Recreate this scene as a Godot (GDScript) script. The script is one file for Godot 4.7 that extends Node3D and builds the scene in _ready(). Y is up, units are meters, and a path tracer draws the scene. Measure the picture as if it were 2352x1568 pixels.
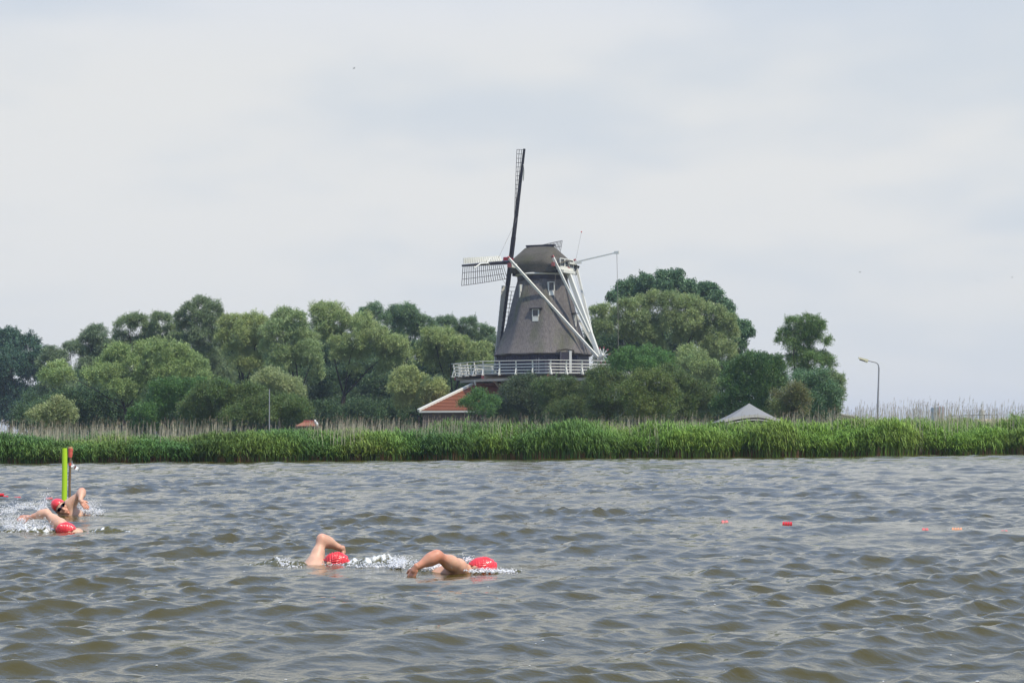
extends Node3D
# A windmill behind a reed bank, seen across a choppy lake with four swimmers.
# Picture coordinates in the tables below are those of a 2352 x 1568 print of the photograph; at() turns one of them,
# with a distance, into a place in the world (metres, y up, water level 0, the camera looks along -z).

const F := 4500.0          # focal length in those units
const EYE := 1.15          # camera height over the water
const HX := 1176.0
const HY := 1000.0         # the horizon crosses the middle of the picture here
const ROLL := 0.0051       # the camera was held a little crooked

var rng := RandomNumberGenerator.new()
var M := {}
var used := {}

# ---------------------------------------------------------------- small helpers
func rf(a: float, b: float) -> float:
	return rng.randf_range(a, b)

func at(px: float, py: float, d: float) -> Vector3:
	var dx := (px - HX) / F * d
	var dy := (HY - py) / F * d
	return Vector3(cos(ROLL) * dx + sin(ROLL) * dy, EYE - sin(ROLL) * dx + cos(ROLL) * dy, -d)

func on_water(px: float, py: float) -> Vector3:
	var dx := (px - HX) / F
	var dy := (HY - py) / F
	var d := EYE / (sin(ROLL) * dx - cos(ROLL) * dy)
	return at(px, py, d)

func lin(r: float, g: float, b: float, a := 1.0) -> Color:
	return Color(r, g, b, a).linear_to_srgb()

func mat(called: String, c: Color, rough := 0.7, spec := 0.5, metal := 0.0) -> StandardMaterial3D:
	var m := StandardMaterial3D.new()
	m.resource_name = called
	m.albedo_color = c
	m.roughness = rough
	m.metallic_specular = spec
	m.metallic = metal
	M[called] = m
	return m

func noise(freq: float, octaves := 4, kind := FastNoiseLite.TYPE_SIMPLEX_SMOOTH, sd := 1) -> FastNoiseLite:
	var n := FastNoiseLite.new()
	n.seed = sd
	n.noise_type = kind
	n.frequency = freq
	n.fractal_octaves = octaves
	n.fractal_type = FastNoiseLite.FRACTAL_FBM if octaves > 1 else FastNoiseLite.FRACTAL_NONE
	return n

func ramp(cols: Array, offs: Array) -> Gradient:
	var g := Gradient.new()
	var pc := PackedColorArray()
	var po := PackedFloat32Array()
	for c in cols:
		pc.append(c)
	for o in offs:
		po.append(o)
	g.colors = pc
	g.offsets = po
	return g

# colour that varies by noise over the surface, in the object's own axes
func grain_mat(called: String, cols: Array, offs: Array, scale: Vector3, freq := 0.02, rough := 0.85, sd := 3, octaves := 4, bump := 0.0) -> StandardMaterial3D:
	var m := mat(called, Color.WHITE, rough, 0.35)
	var t := NoiseTexture2D.new()
	t.width = 512
	t.height = 512
	t.seamless = true
	t.noise = noise(freq, octaves, FastNoiseLite.TYPE_SIMPLEX_SMOOTH, sd)
	t.color_ramp = ramp(cols, offs)
	m.albedo_texture = t
	m.uv1_triplanar = true
	m.uv1_scale = scale
	if bump > 0.0:
		var b := NoiseTexture2D.new()
		b.width = 512
		b.height = 512
		b.seamless = true
		b.noise = noise(freq * 2.0, 3, FastNoiseLite.TYPE_SIMPLEX_SMOOTH, sd + 7)
		m.heightmap_enabled = true
		m.heightmap_texture = b
		m.heightmap_scale = bump
	return m

# ---------------------------------------------------------------- meshes
class MB:
	var v := PackedVector3Array()
	var n := PackedVector3Array()
	var c := PackedColorArray()
	var idx := PackedInt32Array()
	var colored := false
	var col := Color.WHITE

	func tri(a: Vector3, b: Vector3, d: Vector3) -> void:
		var nn := (b - a).cross(d - a).normalized()
		var k := v.size()
		for p in [a, b, d]:
			v.append(p)
			n.append(nn)
			c.append(col)
		idx.append_array(PackedInt32Array([k, k + 2, k + 1]))

	func quad(a: Vector3, b: Vector3, d: Vector3, e: Vector3) -> void:
		var nn := (d - a).cross(e - b).normalized()
		var k := v.size()
		for p in [a, b, d, e]:
			v.append(p)
			n.append(nn)
			c.append(col)
		idx.append_array(PackedInt32Array([k, k + 2, k + 1, k, k + 3, k + 2]))

	# a box with its half axes x, y, z; ends may taper by the factor t towards +x
	func box(o: Vector3, x: Vector3, y: Vector3, z: Vector3, t := 1.0) -> void:
		if x.cross(y).dot(z) < 0.0:
			z = -z
		var p := []
		for i in 8:
			var sx := 1.0 if i & 1 else -1.0
			var k := t if i & 1 else 1.0
			p.append(o + x * sx + y * (k if i & 2 else -k) + z * (k if i & 4 else -k))
		quad(p[1], p[3], p[7], p[5])
		quad(p[0], p[4], p[6], p[2])
		quad(p[2], p[6], p[7], p[3])
		quad(p[0], p[1], p[5], p[4])
		quad(p[4], p[5], p[7], p[6])
		quad(p[0], p[2], p[3], p[1])

	# a squared timber from a to b, w wide and h high, with its height as near to up as can be
	func beam(a: Vector3, b: Vector3, w: float, h: float, up := Vector3.UP, taper := 1.0) -> void:
		var ax := (b - a) * 0.5
		var side := ax.cross(up)
		if side.length() < 1e-5:
			side = ax.cross(Vector3.RIGHT)
		side = side.normalized()
		var u := side.cross(ax).normalized()
		box((a + b) * 0.5, ax, u * h * 0.5, side * w * 0.5, taper)

	func tube(pts: Array, radii: Array, sides := 8, capped := true) -> void:
		var k := v.size()
		var ref := Vector3.UP
		for i in pts.size():
			var t: Vector3 = (pts[mini(i + 1, pts.size() - 1)] - pts[maxi(i - 1, 0)]).normalized()
			if absf(t.dot(ref)) > 0.95:
				ref = Vector3.RIGHT if absf(t.x) < 0.9 else Vector3.BACK
			var a := t.cross(ref).normalized()
			var b := t.cross(a)
			ref = b if absf(ref.dot(t)) > 0.9 else ref
			for s in sides:
				var w := TAU * s / sides
				var dir := a * cos(w) + b * sin(w)
				v.append(pts[i] + dir * float(radii[i]))
				n.append(dir)
				c.append(col)
		for i in pts.size() - 1:
			for s in sides:
				var p0 := k + i * sides + s
				var p1 := k + i * sides + (s + 1) % sides
				idx.append_array(PackedInt32Array([p0, p0 + sides, p1 + sides, p0, p1 + sides, p1]))
		if capped:
			for e in 2:
				var i0 := k + (pts.size() - 1) * sides * e
				var nn: Vector3 = (pts[-1] - pts[-2]).normalized() if e else (pts[0] - pts[1]).normalized()
				var m := v.size()
				for s in sides:
					v.append(v[i0 + s])
					n.append(nn)
					c.append(col)
				for s in range(1, sides - 1):
					idx.append_array(PackedInt32Array([m, m + s, m + s + 1] if e == 0 else [m, m + s + 1, m + s]))

	func ball(o: Vector3, r: Vector3, seg := 10, rings := 7, bs := Basis()) -> void:
		var k := v.size()
		for i in rings + 1:
			var a := PI * i / rings
			for s in seg:
				var b := TAU * s / seg
				var d := Vector3(sin(a) * cos(b), cos(a), sin(a) * sin(b))
				v.append(o + bs * (d * r))
				n.append((bs * (d / r)).normalized())
				c.append(col)
		for i in rings:
			for s in seg:
				var p0 := k + i * seg + s
				var p1 := k + i * seg + (s + 1) % seg
				idx.append_array(PackedInt32Array([p0, p1 + seg, p1, p0, p0 + seg, p1 + seg]))

	# rows of points, each of the same length, as one smooth sheet
	func sheet(rows: Array, closed := false) -> void:
		var k := v.size()
		var w: int = rows[0].size()
		for i in rows.size():
			for j in w:
				var up: Vector3 = rows[mini(i + 1, rows.size() - 1)][j] - rows[maxi(i - 1, 0)][j]
				var ja := (j + 1) % w if closed else mini(j + 1, w - 1)
				var jb := (j + w - 1) % w if closed else maxi(j - 1, 0)
				var ac: Vector3 = rows[i][ja] - rows[i][jb]
				v.append(rows[i][j])
				n.append(ac.cross(up).normalized())
				c.append(col)
		for i in rows.size() - 1:
			for j in (w if closed else w - 1):
				var j1 := (j + 1) % w
				var a := k + i * w + j
				var b := k + i * w + j1
				idx.append_array(PackedInt32Array([a, b + w, b, a, a + w, b + w]))

	func mesh() -> ArrayMesh:
		var arr := []
		arr.resize(Mesh.ARRAY_MAX)
		arr[Mesh.ARRAY_VERTEX] = v
		arr[Mesh.ARRAY_NORMAL] = n
		if colored:
			arr[Mesh.ARRAY_COLOR] = c
		arr[Mesh.ARRAY_INDEX] = idx
		var m := ArrayMesh.new()
		m.add_surface_from_arrays(Mesh.PRIMITIVE_TRIANGLES, arr)
		return m

func tag(o: Node3D, label := "", category := "", group := "", kind := "") -> Node3D:
	if label:
		o.set_meta("label", label)
	if category:
		o.set_meta("category", category)
	if group:
		o.set_meta("group", group)
	if kind:
		o.set_meta("kind", kind)
	return o

func numbered(parent: Node, called: String) -> String:
	var key := str(parent.get_instance_id()) + called
	var k: int = used.get(key, 0)
	used[key] = k + 1
	return called if k == 0 else "%s_%03d" % [called, k]

# a thing: a node at its base, whose children are its parts
func thing(called: String, label: String, category: String, where := Vector3.ZERO, group := "") -> Node3D:
	var o := Node3D.new()
	o.name = numbered(self, called)
	add_child(o, true)
	o.position = where
	tag(o, label, category, group)
	return o

func put(called: String, mesh: Mesh, m: Material, parent: Node = null) -> MeshInstance3D:
	var o := MeshInstance3D.new()
	var p: Node = parent if parent else self
	o.name = numbered(p, called)
	o.mesh = mesh
	o.material_override = m
	p.add_child(o, true)
	return o

func part(called: String, b: MB, m: Material, parent: Node = null) -> MeshInstance3D:
	return put(called, b.mesh(), m, parent)

func many(called: String, mesh: Mesh, m: Material, where: Array, tints: Array, parent: Node = null) -> MultiMeshInstance3D:
	var mm := MultiMesh.new()
	mm.transform_format = MultiMesh.TRANSFORM_3D
	mm.use_colors = true
	mm.mesh = mesh
	mm.instance_count = where.size()
	for i in where.size():
		mm.set_instance_transform(i, where[i])
		mm.set_instance_color(i, tints[i])
	var o := MultiMeshInstance3D.new()
	var p: Node = parent if parent else self
	o.name = numbered(p, called)
	o.multimesh = mm
	o.material_override = m
	p.add_child(o, true)
	o.set_meta("kind", "stuff")
	return o

# ---------------------------------------------------------------- bodies: distance field to surface nets
# prim: [0, a, b, ra, rb] a tapered capsule; [1, centre, basis (columns are unit axes), radii] an ellipsoid
func bones_mesh(b: MB, prims: Array, cell: float, blend: float, paint: Callable) -> void:
	var lo := Vector3(1e9, 1e9, 1e9)
	var hi := -lo
	for p in prims:
		var r: float = maxf(p[3], p[4]) if p[0] == 0 else maxf(p[3].x, maxf(p[3].y, p[3].z))
		var q: Vector3 = p[2] if p[0] == 0 else p[1]
		var e := Vector3(r, r, r) + Vector3.ONE * cell * 3.0
		lo = lo.min(p[1] - e).min(q - e)
		hi = hi.max(p[1] + e).max(q + e)
	var nx := int((hi.x - lo.x) / cell) + 2
	var ny := int((hi.y - lo.y) / cell) + 2
	var nz := int((hi.z - lo.z) / cell) + 2
	var f := PackedFloat32Array()
	f.resize(nx * ny * nz)
	f.fill(1.0)
	for p in prims:
		var cap: bool = p[0] == 0
		var a: Vector3 = p[1]
		var e: Vector3 = p[2] if cap else p[1]
		var ra: float = p[3] if cap else 0.0
		var rb: float = p[4] if cap else 0.0
		var r: float = maxf(ra, rb) if cap else maxf(p[3].x, maxf(p[3].y, p[3].z))
		var m := r + blend + cell * 2.0
		var l := (a.min(e) - Vector3(m, m, m) - lo) / cell
		var h := (a.max(e) + Vector3(m, m, m) - lo) / cell
		var ab := e - a
		var ll := maxf(ab.length_squared(), 1e-9)
		var inv := Basis()
		var rad := Vector3.ONE
		if not cap:
			inv = (p[2] as Basis).transposed()
			rad = p[3]
		for z in range(maxi(int(l.z), 0), mini(int(h.z) + 1, nz)):
			for y in range(maxi(int(l.y), 0), mini(int(h.y) + 1, ny)):
				var row := (z * ny + y) * nx
				for x in range(maxi(int(l.x), 0), mini(int(h.x) + 1, nx)):
					var q := lo + Vector3(x, y, z) * cell
					var d: float
					if cap:
						var t := clampf((q - a).dot(ab) / ll, 0.0, 1.0)
						d = (q - a - ab * t).length() - lerpf(ra, rb, t)
					else:
						var s := inv * (q - a)
						var k0 := (s / rad).length()
						var k1 := (s / (rad * rad)).length()
						d = k0 * (k0 - 1.0) / maxf(k1, 1e-6)
					var o := f[row + x]
					var hh := maxf(blend - absf(o - d), 0.0) / blend
					f[row + x] = minf(o, d) - hh * hh * blend * 0.25
	var made := PackedInt32Array()
	made.resize(nx * ny * nz)
	made.fill(-1)
	var step := [1, nx, nx * ny]
	for z in nz - 1:
		for y in ny - 1:
			for x in nx - 1:
				var i := (z * ny + y) * nx + x
				var inside := 0
				for k in 8:
					if f[i + (k & 1) + (nx if k & 2 else 0) + (nx * ny if k & 4 else 0)] < 0.0:
						inside += 1
				if inside == 0 or inside == 8:
					continue
				var sum := Vector3.ZERO
				var cnt := 0
				for k in 8:
					for ax in 3:
						if k & (1 << ax):
							continue
						var k2 := k | (1 << ax)
						var fa := f[i + (k & 1) + (nx if k & 2 else 0) + (nx * ny if k & 4 else 0)]
						var fb := f[i + (k2 & 1) + (nx if k2 & 2 else 0) + (nx * ny if k2 & 4 else 0)]
						if (fa < 0.0) == (fb < 0.0):
							continue
						var t := fa / (fa - fb)
						var pa := Vector3(k & 1, (k >> 1) & 1, (k >> 2) & 1)
						var pb := Vector3(k2 & 1, (k2 >> 1) & 1, (k2 >> 2) & 1)
						sum += pa.lerp(pb, t)
						cnt += 1
				var g := Vector3(f[i + 1] - f[i], f[i + nx] - f[i], f[i + nx * ny] - f[i])
				g += Vector3(f[i + 1 + nx + nx * ny] - f[i + nx + nx * ny], f[i + 1 + nx + nx * ny] - f[i + 1 + nx * ny], f[i + 1 + nx + nx * ny] - f[i + 1 + nx])
				made[i] = b.v.size()
				var pos := lo + (Vector3(x, y, z) + sum / cnt) * cell
				b.v.append(pos)
				b.n.append(g.normalized())
				b.c.append(paint.call(pos))
	for z in range(1, nz - 1):
		for y in range(1, ny - 1):
			for x in range(1, nx - 1):
				var i := (z * ny + y) * nx + x
				var s0 := f[i] < 0.0
				for ax in 3:
					if (f[i + step[ax]] < 0.0) == s0:
						continue
					var u: int = step[(ax + 1) % 3]
					var w: int = step[(ax + 2) % 3]
					var q0 := made[i]
					var q1 := made[i - u]
					var q2 := made[i - u - w]
					var q3 := made[i - w]
					if q0 < 0 or q1 < 0 or q2 < 0 or q3 < 0:
						continue
					if s0:
						b.idx.append_array(PackedInt32Array([q0, q2, q1, q0, q3, q2]))
					else:
						b.idx.append_array(PackedInt32Array([q0, q1, q2, q0, q2, q3]))

# ---------------------------------------------------------------- sky
func make_sky() -> PanoramaSkyMaterial:
	var w := 2048
	var h := 1024
	var px := PackedFloat32Array()
	px.resize(w * h * 3)
	var n1 := noise(1.0, 5, FastNoiseLite.TYPE_SIMPLEX_SMOOTH, 11)
	var n2 := noise(2.6, 5, FastNoiseLite.TYPE_SIMPLEX_SMOOTH, 12)
	var blue := Vector3(0.655, 0.710, 0.768)
	var veil := Vector3(0.775, 0.790, 0.795)
	var low := Vector3(0.690, 0.725, 0.755)
	var k := 0
	for j in h:
		var el := PI * (0.5 - (j + 0.5) / h)
		var ce := cos(el)
		var se := sin(el)
		for i in w:
			var c := low
			if se > -0.02:
				var az := TAU * ((i + 0.5) / w - 0.5)
				var dx := sin(az) * ce
				var dz := -cos(az) * ce
				# the cloud sheet lies at one height: it draws together towards the horizon
				var s := 1.0 / (maxf(se, 0.0) + 0.16)
				var a := n1.get_noise_3d(dx * s * 0.9, 3.0, dz * s * 0.9)
				var b := n2.get_noise_3d(dx * s * 1.1, 7.0, dz * s * 1.1)
				var t := clampf(0.60 + a * 1.05 + b * 0.42, 0.0, 1.0)
				t = t * t * (3.0 - 2.0 * t)
				c = blue.lerp(veil, t)
				c = low.lerp(c, smoothstep(-0.02, 0.13, se))
				c = c.lerp(Vector3(0.315, 0.53, 1.0) * (0.95 + 0.30 * t), 0.95 * smoothstep(0.17, 0.44, se))
			px[k] = c.x
			px[k + 1] = c.y
			px[k + 2] = c.z
			k += 3
	var m := PanoramaSkyMaterial.new()
	m.panorama = ImageTexture.create_from_image(Image.create_from_data(w, h, false, Image.FORMAT_RGBF, px.to_byte_array()))
	return m

# ---------------------------------------------------------------- water
var wave_k := PackedVector3Array()      # (kx, phase, kz)
var wave_d := PackedVector3Array()      # sideways push that sharpens the crests
var wave_a := PackedFloat32Array()
var wave_l := PackedFloat32Array()
var humps := []                         # [x, z, reach, height]
var calms := []                         # [x, z, reach]: the water is flatter round the swimmers
var gust: FastNoiseLite

func plan_waves() -> void:
	gust = noise(0.16, 2, FastNoiseLite.TYPE_SIMPLEX_SMOOTH, 19)
	rng.seed = 4211
	var n := 54
	var last := 0.0
	for i in n:
		var u := (i + 0.5) / n
		var lam := maxf(0.13 * pow(3.0 / 0.13, u) * rf(0.96, 1.04), last)
		last = lam
		var spread := lerpf(1.15, 0.55, u)
		var ang := 0.45 + (rf(-1, 1) + rf(-1, 1)) * spread * 0.62
		var k := TAU / lam
		var amp := 0.0053 * pow(lam, 0.90) * rf(0.6, 1.35) * (2.1 if lam < 0.5 else 1.15 if lam < 0.9 else 0.8 if lam < 1.8 else 1.25)
		wave_k.append(Vector3(sin(ang) * k, rf(0, TAU), cos(ang) * k))
		wave_d.append(Vector3(-sin(ang), 0, -cos(ang)) * amp * 0.8)
		wave_a.append(amp)
		wave_l.append(lam)

# crests and hollows at (x, z); waves shorter than finest are left out
func wave(x: float, z: float, finest: float) -> Vector3:
	var acc := Vector3.ZERO
	var p := Vector3(x, 1.0, z)
	var fine := 1.0 + gust.get_noise_2d(x, z * 0.6) * 0.75
	var share := 1.0
	var i := wave_k.size() - 1
	while i >= 0:
		if wave_l[i] < finest:
			break
		var ph := wave_k[i].dot(p)
		if wave_l[i] < 0.8:
			share = fine
		acc += wave_d[i] * (sin(ph) * share)
		acc.y += wave_a[i] * share * cos(ph)
		i -= 1
	for h in calms:
		var dx: float = x - h[0]
		var dz: float = z - h[1]
		var r: float = (dx * dx + dz * dz * 0.7) / (h[2] * h[2])
		if r < 6.0:
			acc *= 1.0 - 0.72 * exp(-r)
	for h in humps:
		var dx: float = x - h[0]
		var dz: float = z - h[1]
		var r: float = (dx * dx + dz * dz * 2.0) / (h[2] * h[2])
		if r < 6.0:
			acc.y += h[3] * exp(-r)
	acc.x += x
	acc.z += z
	return acc

func make_water() -> void:
	var cols := PackedFloat32Array()
	for t in [-4.0, -2.2, -1.3, -0.8, -0.6, -0.48]:
		cols.append(t)
	var dense := 620
	for i in dense + 1:
		cols.append(lerpf(-0.40, 0.40, float(i) / dense))
	for t in [0.48, 0.6, 0.8, 1.3, 2.2, 4.0]:
		cols.append(t)
	var rows := PackedFloat32Array([-60.0, -20.0, -4.0, 0.0, 2.0, 3.2, 4.2, 5.0, 5.6, 6.0])
	var d := 6.1
	while d < 120.0:
		rows.append(d)
		d += maxf(0.020, d * 0.0036)
	var w := cols.size()
	var h := rows.size()
	var v := PackedVector3Array()
	var uv := PackedVector2Array()
	v.resize(w * h)
	uv.resize(w * h)
	for j in h:
		var dd := rows[j]
		var wide := maxf(dd, 6.0)
		var gap := maxf(maxf(0.020, dd * 0.0036), wide * 0.8 / dense)
		for i in w:
			var x := cols[i] * wide
			var p := Vector3(x, 0.0, -dd)
			if j > 4 and absf(cols[i]) < 0.45:
				p = wave(x, -dd, gap * 1.9)
			v[j * w + i] = p
			uv[j * w + i] = Vector2((p.x * 0.93 + p.z * 0.36) / 2.9, (p.z * 0.93 - p.x * 0.36) / 2.1)
	var n := PackedVector3Array()
	n.resize(w * h)
	for j in h:
		for i in w:
			var a := v[j * w + mini(i + 1, w - 1)] - v[j * w + maxi(i - 1, 0)]
			var b := v[mini(j + 1, h - 1) * w + i] - v[maxi(j - 1, 0) * w + i]
			n[j * w + i] = a.cross(b).normalized()
	var idx := PackedInt32Array()
	idx.resize((w - 1) * (h - 1) * 6)
	var k := 0
	for j in h - 1:
		for i in w - 1:
			var a := j * w + i
			idx[k] = a
			idx[k + 1] = a + w
			idx[k + 2] = a + w + 1
			idx[k + 3] = a
			idx[k + 4] = a + w + 1
			idx[k + 5] = a + 1
			k += 6
	var arr := []
	arr.resize(Mesh.ARRAY_MAX)
	arr[Mesh.ARRAY_VERTEX] = v
	arr[Mesh.ARRAY_NORMAL] = n
	arr[Mesh.ARRAY_TEX_UV] = uv
	arr[Mesh.ARRAY_INDEX] = idx
	var mesh := ArrayMesh.new()
	mesh.add_surface_from_arrays(Mesh.PRIMITIVE_TRIANGLES, arr)
	var m := mat("lake_water", lin(0.060, 0.048, 0.006), 0.02, 0.44)
	var t := NoiseTexture2D.new()
	t.width = 1024
	t.height = 1024
	t.seamless = true
	t.as_normal_map = true
	t.bump_strength = 9.0
	var nn := noise(0.015, 5, FastNoiseLite.TYPE_SIMPLEX_SMOOTH, 5)
	nn.fractal_gain = 0.52
	nn.domain_warp_enabled = true
	nn.domain_warp_amplitude = 22.0
	nn.domain_warp_frequency = 0.012
	t.noise = nn
	m.normal_enabled = true
	m.normal_texture = t
	m.normal_scale = 0.30
	tag(put("lake_water", mesh, m), "choppy grey-green lake water between the camera and the reed bank", "water", "", "structure")

# ---------------------------------------------------------------- land and reeds
var shore0 := Vector3.ZERO
var shore_dir := Vector3.RIGHT
var shore_in := Vector3.FORWARD

func make_land() -> void:
	var l := on_water(0, 1066)
	var r := on_water(2352, 1045)
	shore0 = l
	shore_dir = (r - l).normalized()
	shore_in = Vector3(shore_dir.z, 0, -shore_dir.x)
	if shore_in.z > 0:
		shore_in = -shore_in
	var b := MB.new()
	var rows := []
	var xs := [-1800.0, -400.0, -120.0, -60.0]
	for i in 34:
		xs.append(-45.0 + i * 4.5)
	xs.append_array([125.0, 200.0, 500.0, 1800.0])
	var prof := [[-0.3, -0.6], [1.4, -0.30], [2.2, -0.06], [3.2, 0.15], [6.0, 0.42], [12.0, 0.62], [25.0, 0.8], [60.0, 0.8], [150.0, 0.8], [600.0, 0.8], [3000.0, 0.8]]
	for pr in prof:
		var row := []
		for x in xs:
			row.append(shore0 + shore_dir * float(x) + shore_in * float(pr[0]) + Vector3(0, pr[1], 0))
		rows.append(row)
	b.sheet(rows)
	var m := grain_mat("rough_grass", [lin(0.045, 0.065, 0.02), lin(0.075, 0.09, 0.03), lin(0.13, 0.11, 0.055)], [0.2, 0.55, 0.85], Vector3(0.12, 0.12, 0.12), 0.02, 0.95)
	tag(part("ground", b, m), "rough grassy bank behind the reeds", "ground", "", "structure")

func reed_mesh(sd: int, leafy: float) -> ArrayMesh:
	rng.seed = sd
	var b := MB.new()
	b.colored = true
	for s in 8:
		var a := rf(0, TAU)
		var foot := Vector3(cos(a), 0, sin(a)) * rf(0.02, 0.26)
		var lean := Vector3(rf(-0.10, 0.10), 0, rf(-0.10, 0.10))
		var top := foot + lean + Vector3(0, rf(0.86, 1.08), 0)
		var side := Vector3(rf(-1, 1), 0, rf(-1, 1)).normalized() * 0.009
		var mid := foot.lerp(top, 0.5)
		b.col = Color(2.6, 1.15, 1.3)
		b.quad(foot - side, foot + side, foot.lerp(top, 0.3) + side, foot.lerp(top, 0.3) - side)
		b.col = Color(1.25, 0.95, 0.9)
		b.quad(foot.lerp(top, 0.3) - side, foot.lerp(top, 0.3) + side, top + side * 0.4, top - side * 0.4)
		for k in int(12 * leafy):
			var h := lerpf(0.31, 1.0, pow((k + rf(0, 0.9)) / 12.0, 0.85))
			var o := foot.lerp(top, h)
			var ang := rf(0, TAU)
			var out := Vector3(cos(ang), 0, sin(ang))
			var len := rf(0.24, 0.42) * (1.1 - 0.3 * h)
			var p1 := o + out * len * 0.45 + Vector3(0, len * rf(0.25, 0.65), 0)
			var p2 := o + out * len * rf(0.85, 1.1) + Vector3(0, len * rf(-0.45, 0.6), 0)
			var w := out.cross(Vector3.UP) * rf(0.0065, 0.0105)
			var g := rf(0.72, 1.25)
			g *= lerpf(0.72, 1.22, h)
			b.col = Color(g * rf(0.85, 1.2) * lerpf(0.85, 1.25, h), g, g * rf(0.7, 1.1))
			b.quad(o - w * 0.6, o + w * 0.6, p1 + w, p1 - w)
			b.tri(p1 - w, p1 + w, p2)
	return b.mesh()

func stalk_mesh(sd: int) -> ArrayMesh:
	rng.seed = sd
	var b := MB.new()
	b.colored = true
	for s in 6:
		var a := rf(0, TAU)
		var foot := Vector3(cos(a), 0, sin(a)) * rf(0.03, 0.34)
		var hgt := rf(0.80, 1.12)
		var bend := Vector3(rf(-0.06, 0.12), 0, rf(-0.05, 0.05)) * hgt
		var mid := foot + bend * 0.25 + Vector3(0, hgt * 0.6, 0)
		var top := foot + bend + Vector3(0, hgt, 0)
		var side := Vector3(rf(-1, 1), 0, rf(-0.6, 0.6)).normalized() * 0.0046
		var g := rf(0.75, 1.15)
		b.col = Color(g, g * rf(0.94, 1.02), g * rf(0.85, 1.05))
		b.quad(foot - side, foot + side, mid + side, mid - side)
		b.quad(mid - side, mid + side, top + side * 0.6, top - side * 0.6)
		if rf(0, 1) < 0.8:
			# the feathery flower head, nodding to one side
			b.col = Color(0.62 * g, 0.5 * g, 0.45 * g)
			var nod := Vector3(rf(0.02, 0.05), 0, rf(-0.02, 0.02))
			for q in 5:
				var o := top + Vector3(0, -0.012 * q, 0)
				var e := o + nod * rf(0.5, 1.3) + Vector3(rf(-0.012, 0.012), rf(0.02, 0.055) - 0.012 * q, rf(-0.012, 0.012))
				var w := Vector3(rf(-1, 1), rf(-0.3, 0.3), rf(-1, 1)).normalized() * 0.0052
				b.tri(o - w, o + w, e)
		if rf(0, 1) < 0.5:
			# a dry leaf still hanging on
			b.col = Color(1.05 * g, 0.95 * g, 0.75 * g)
			var o2 := foot.lerp(mid, rf(0.5, 1.2))
			var dr := Vector3(rf(-1, 1), rf(0.2, 1.0), rf(-1, 1)).normalized() * rf(0.08, 0.16)
			var w2 := dr.cross(Vector3.UP).normalized() * 0.006
			b.tri(o2 - w2, o2 + w2, o2 + dr)
	return b.mesh()

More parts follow.
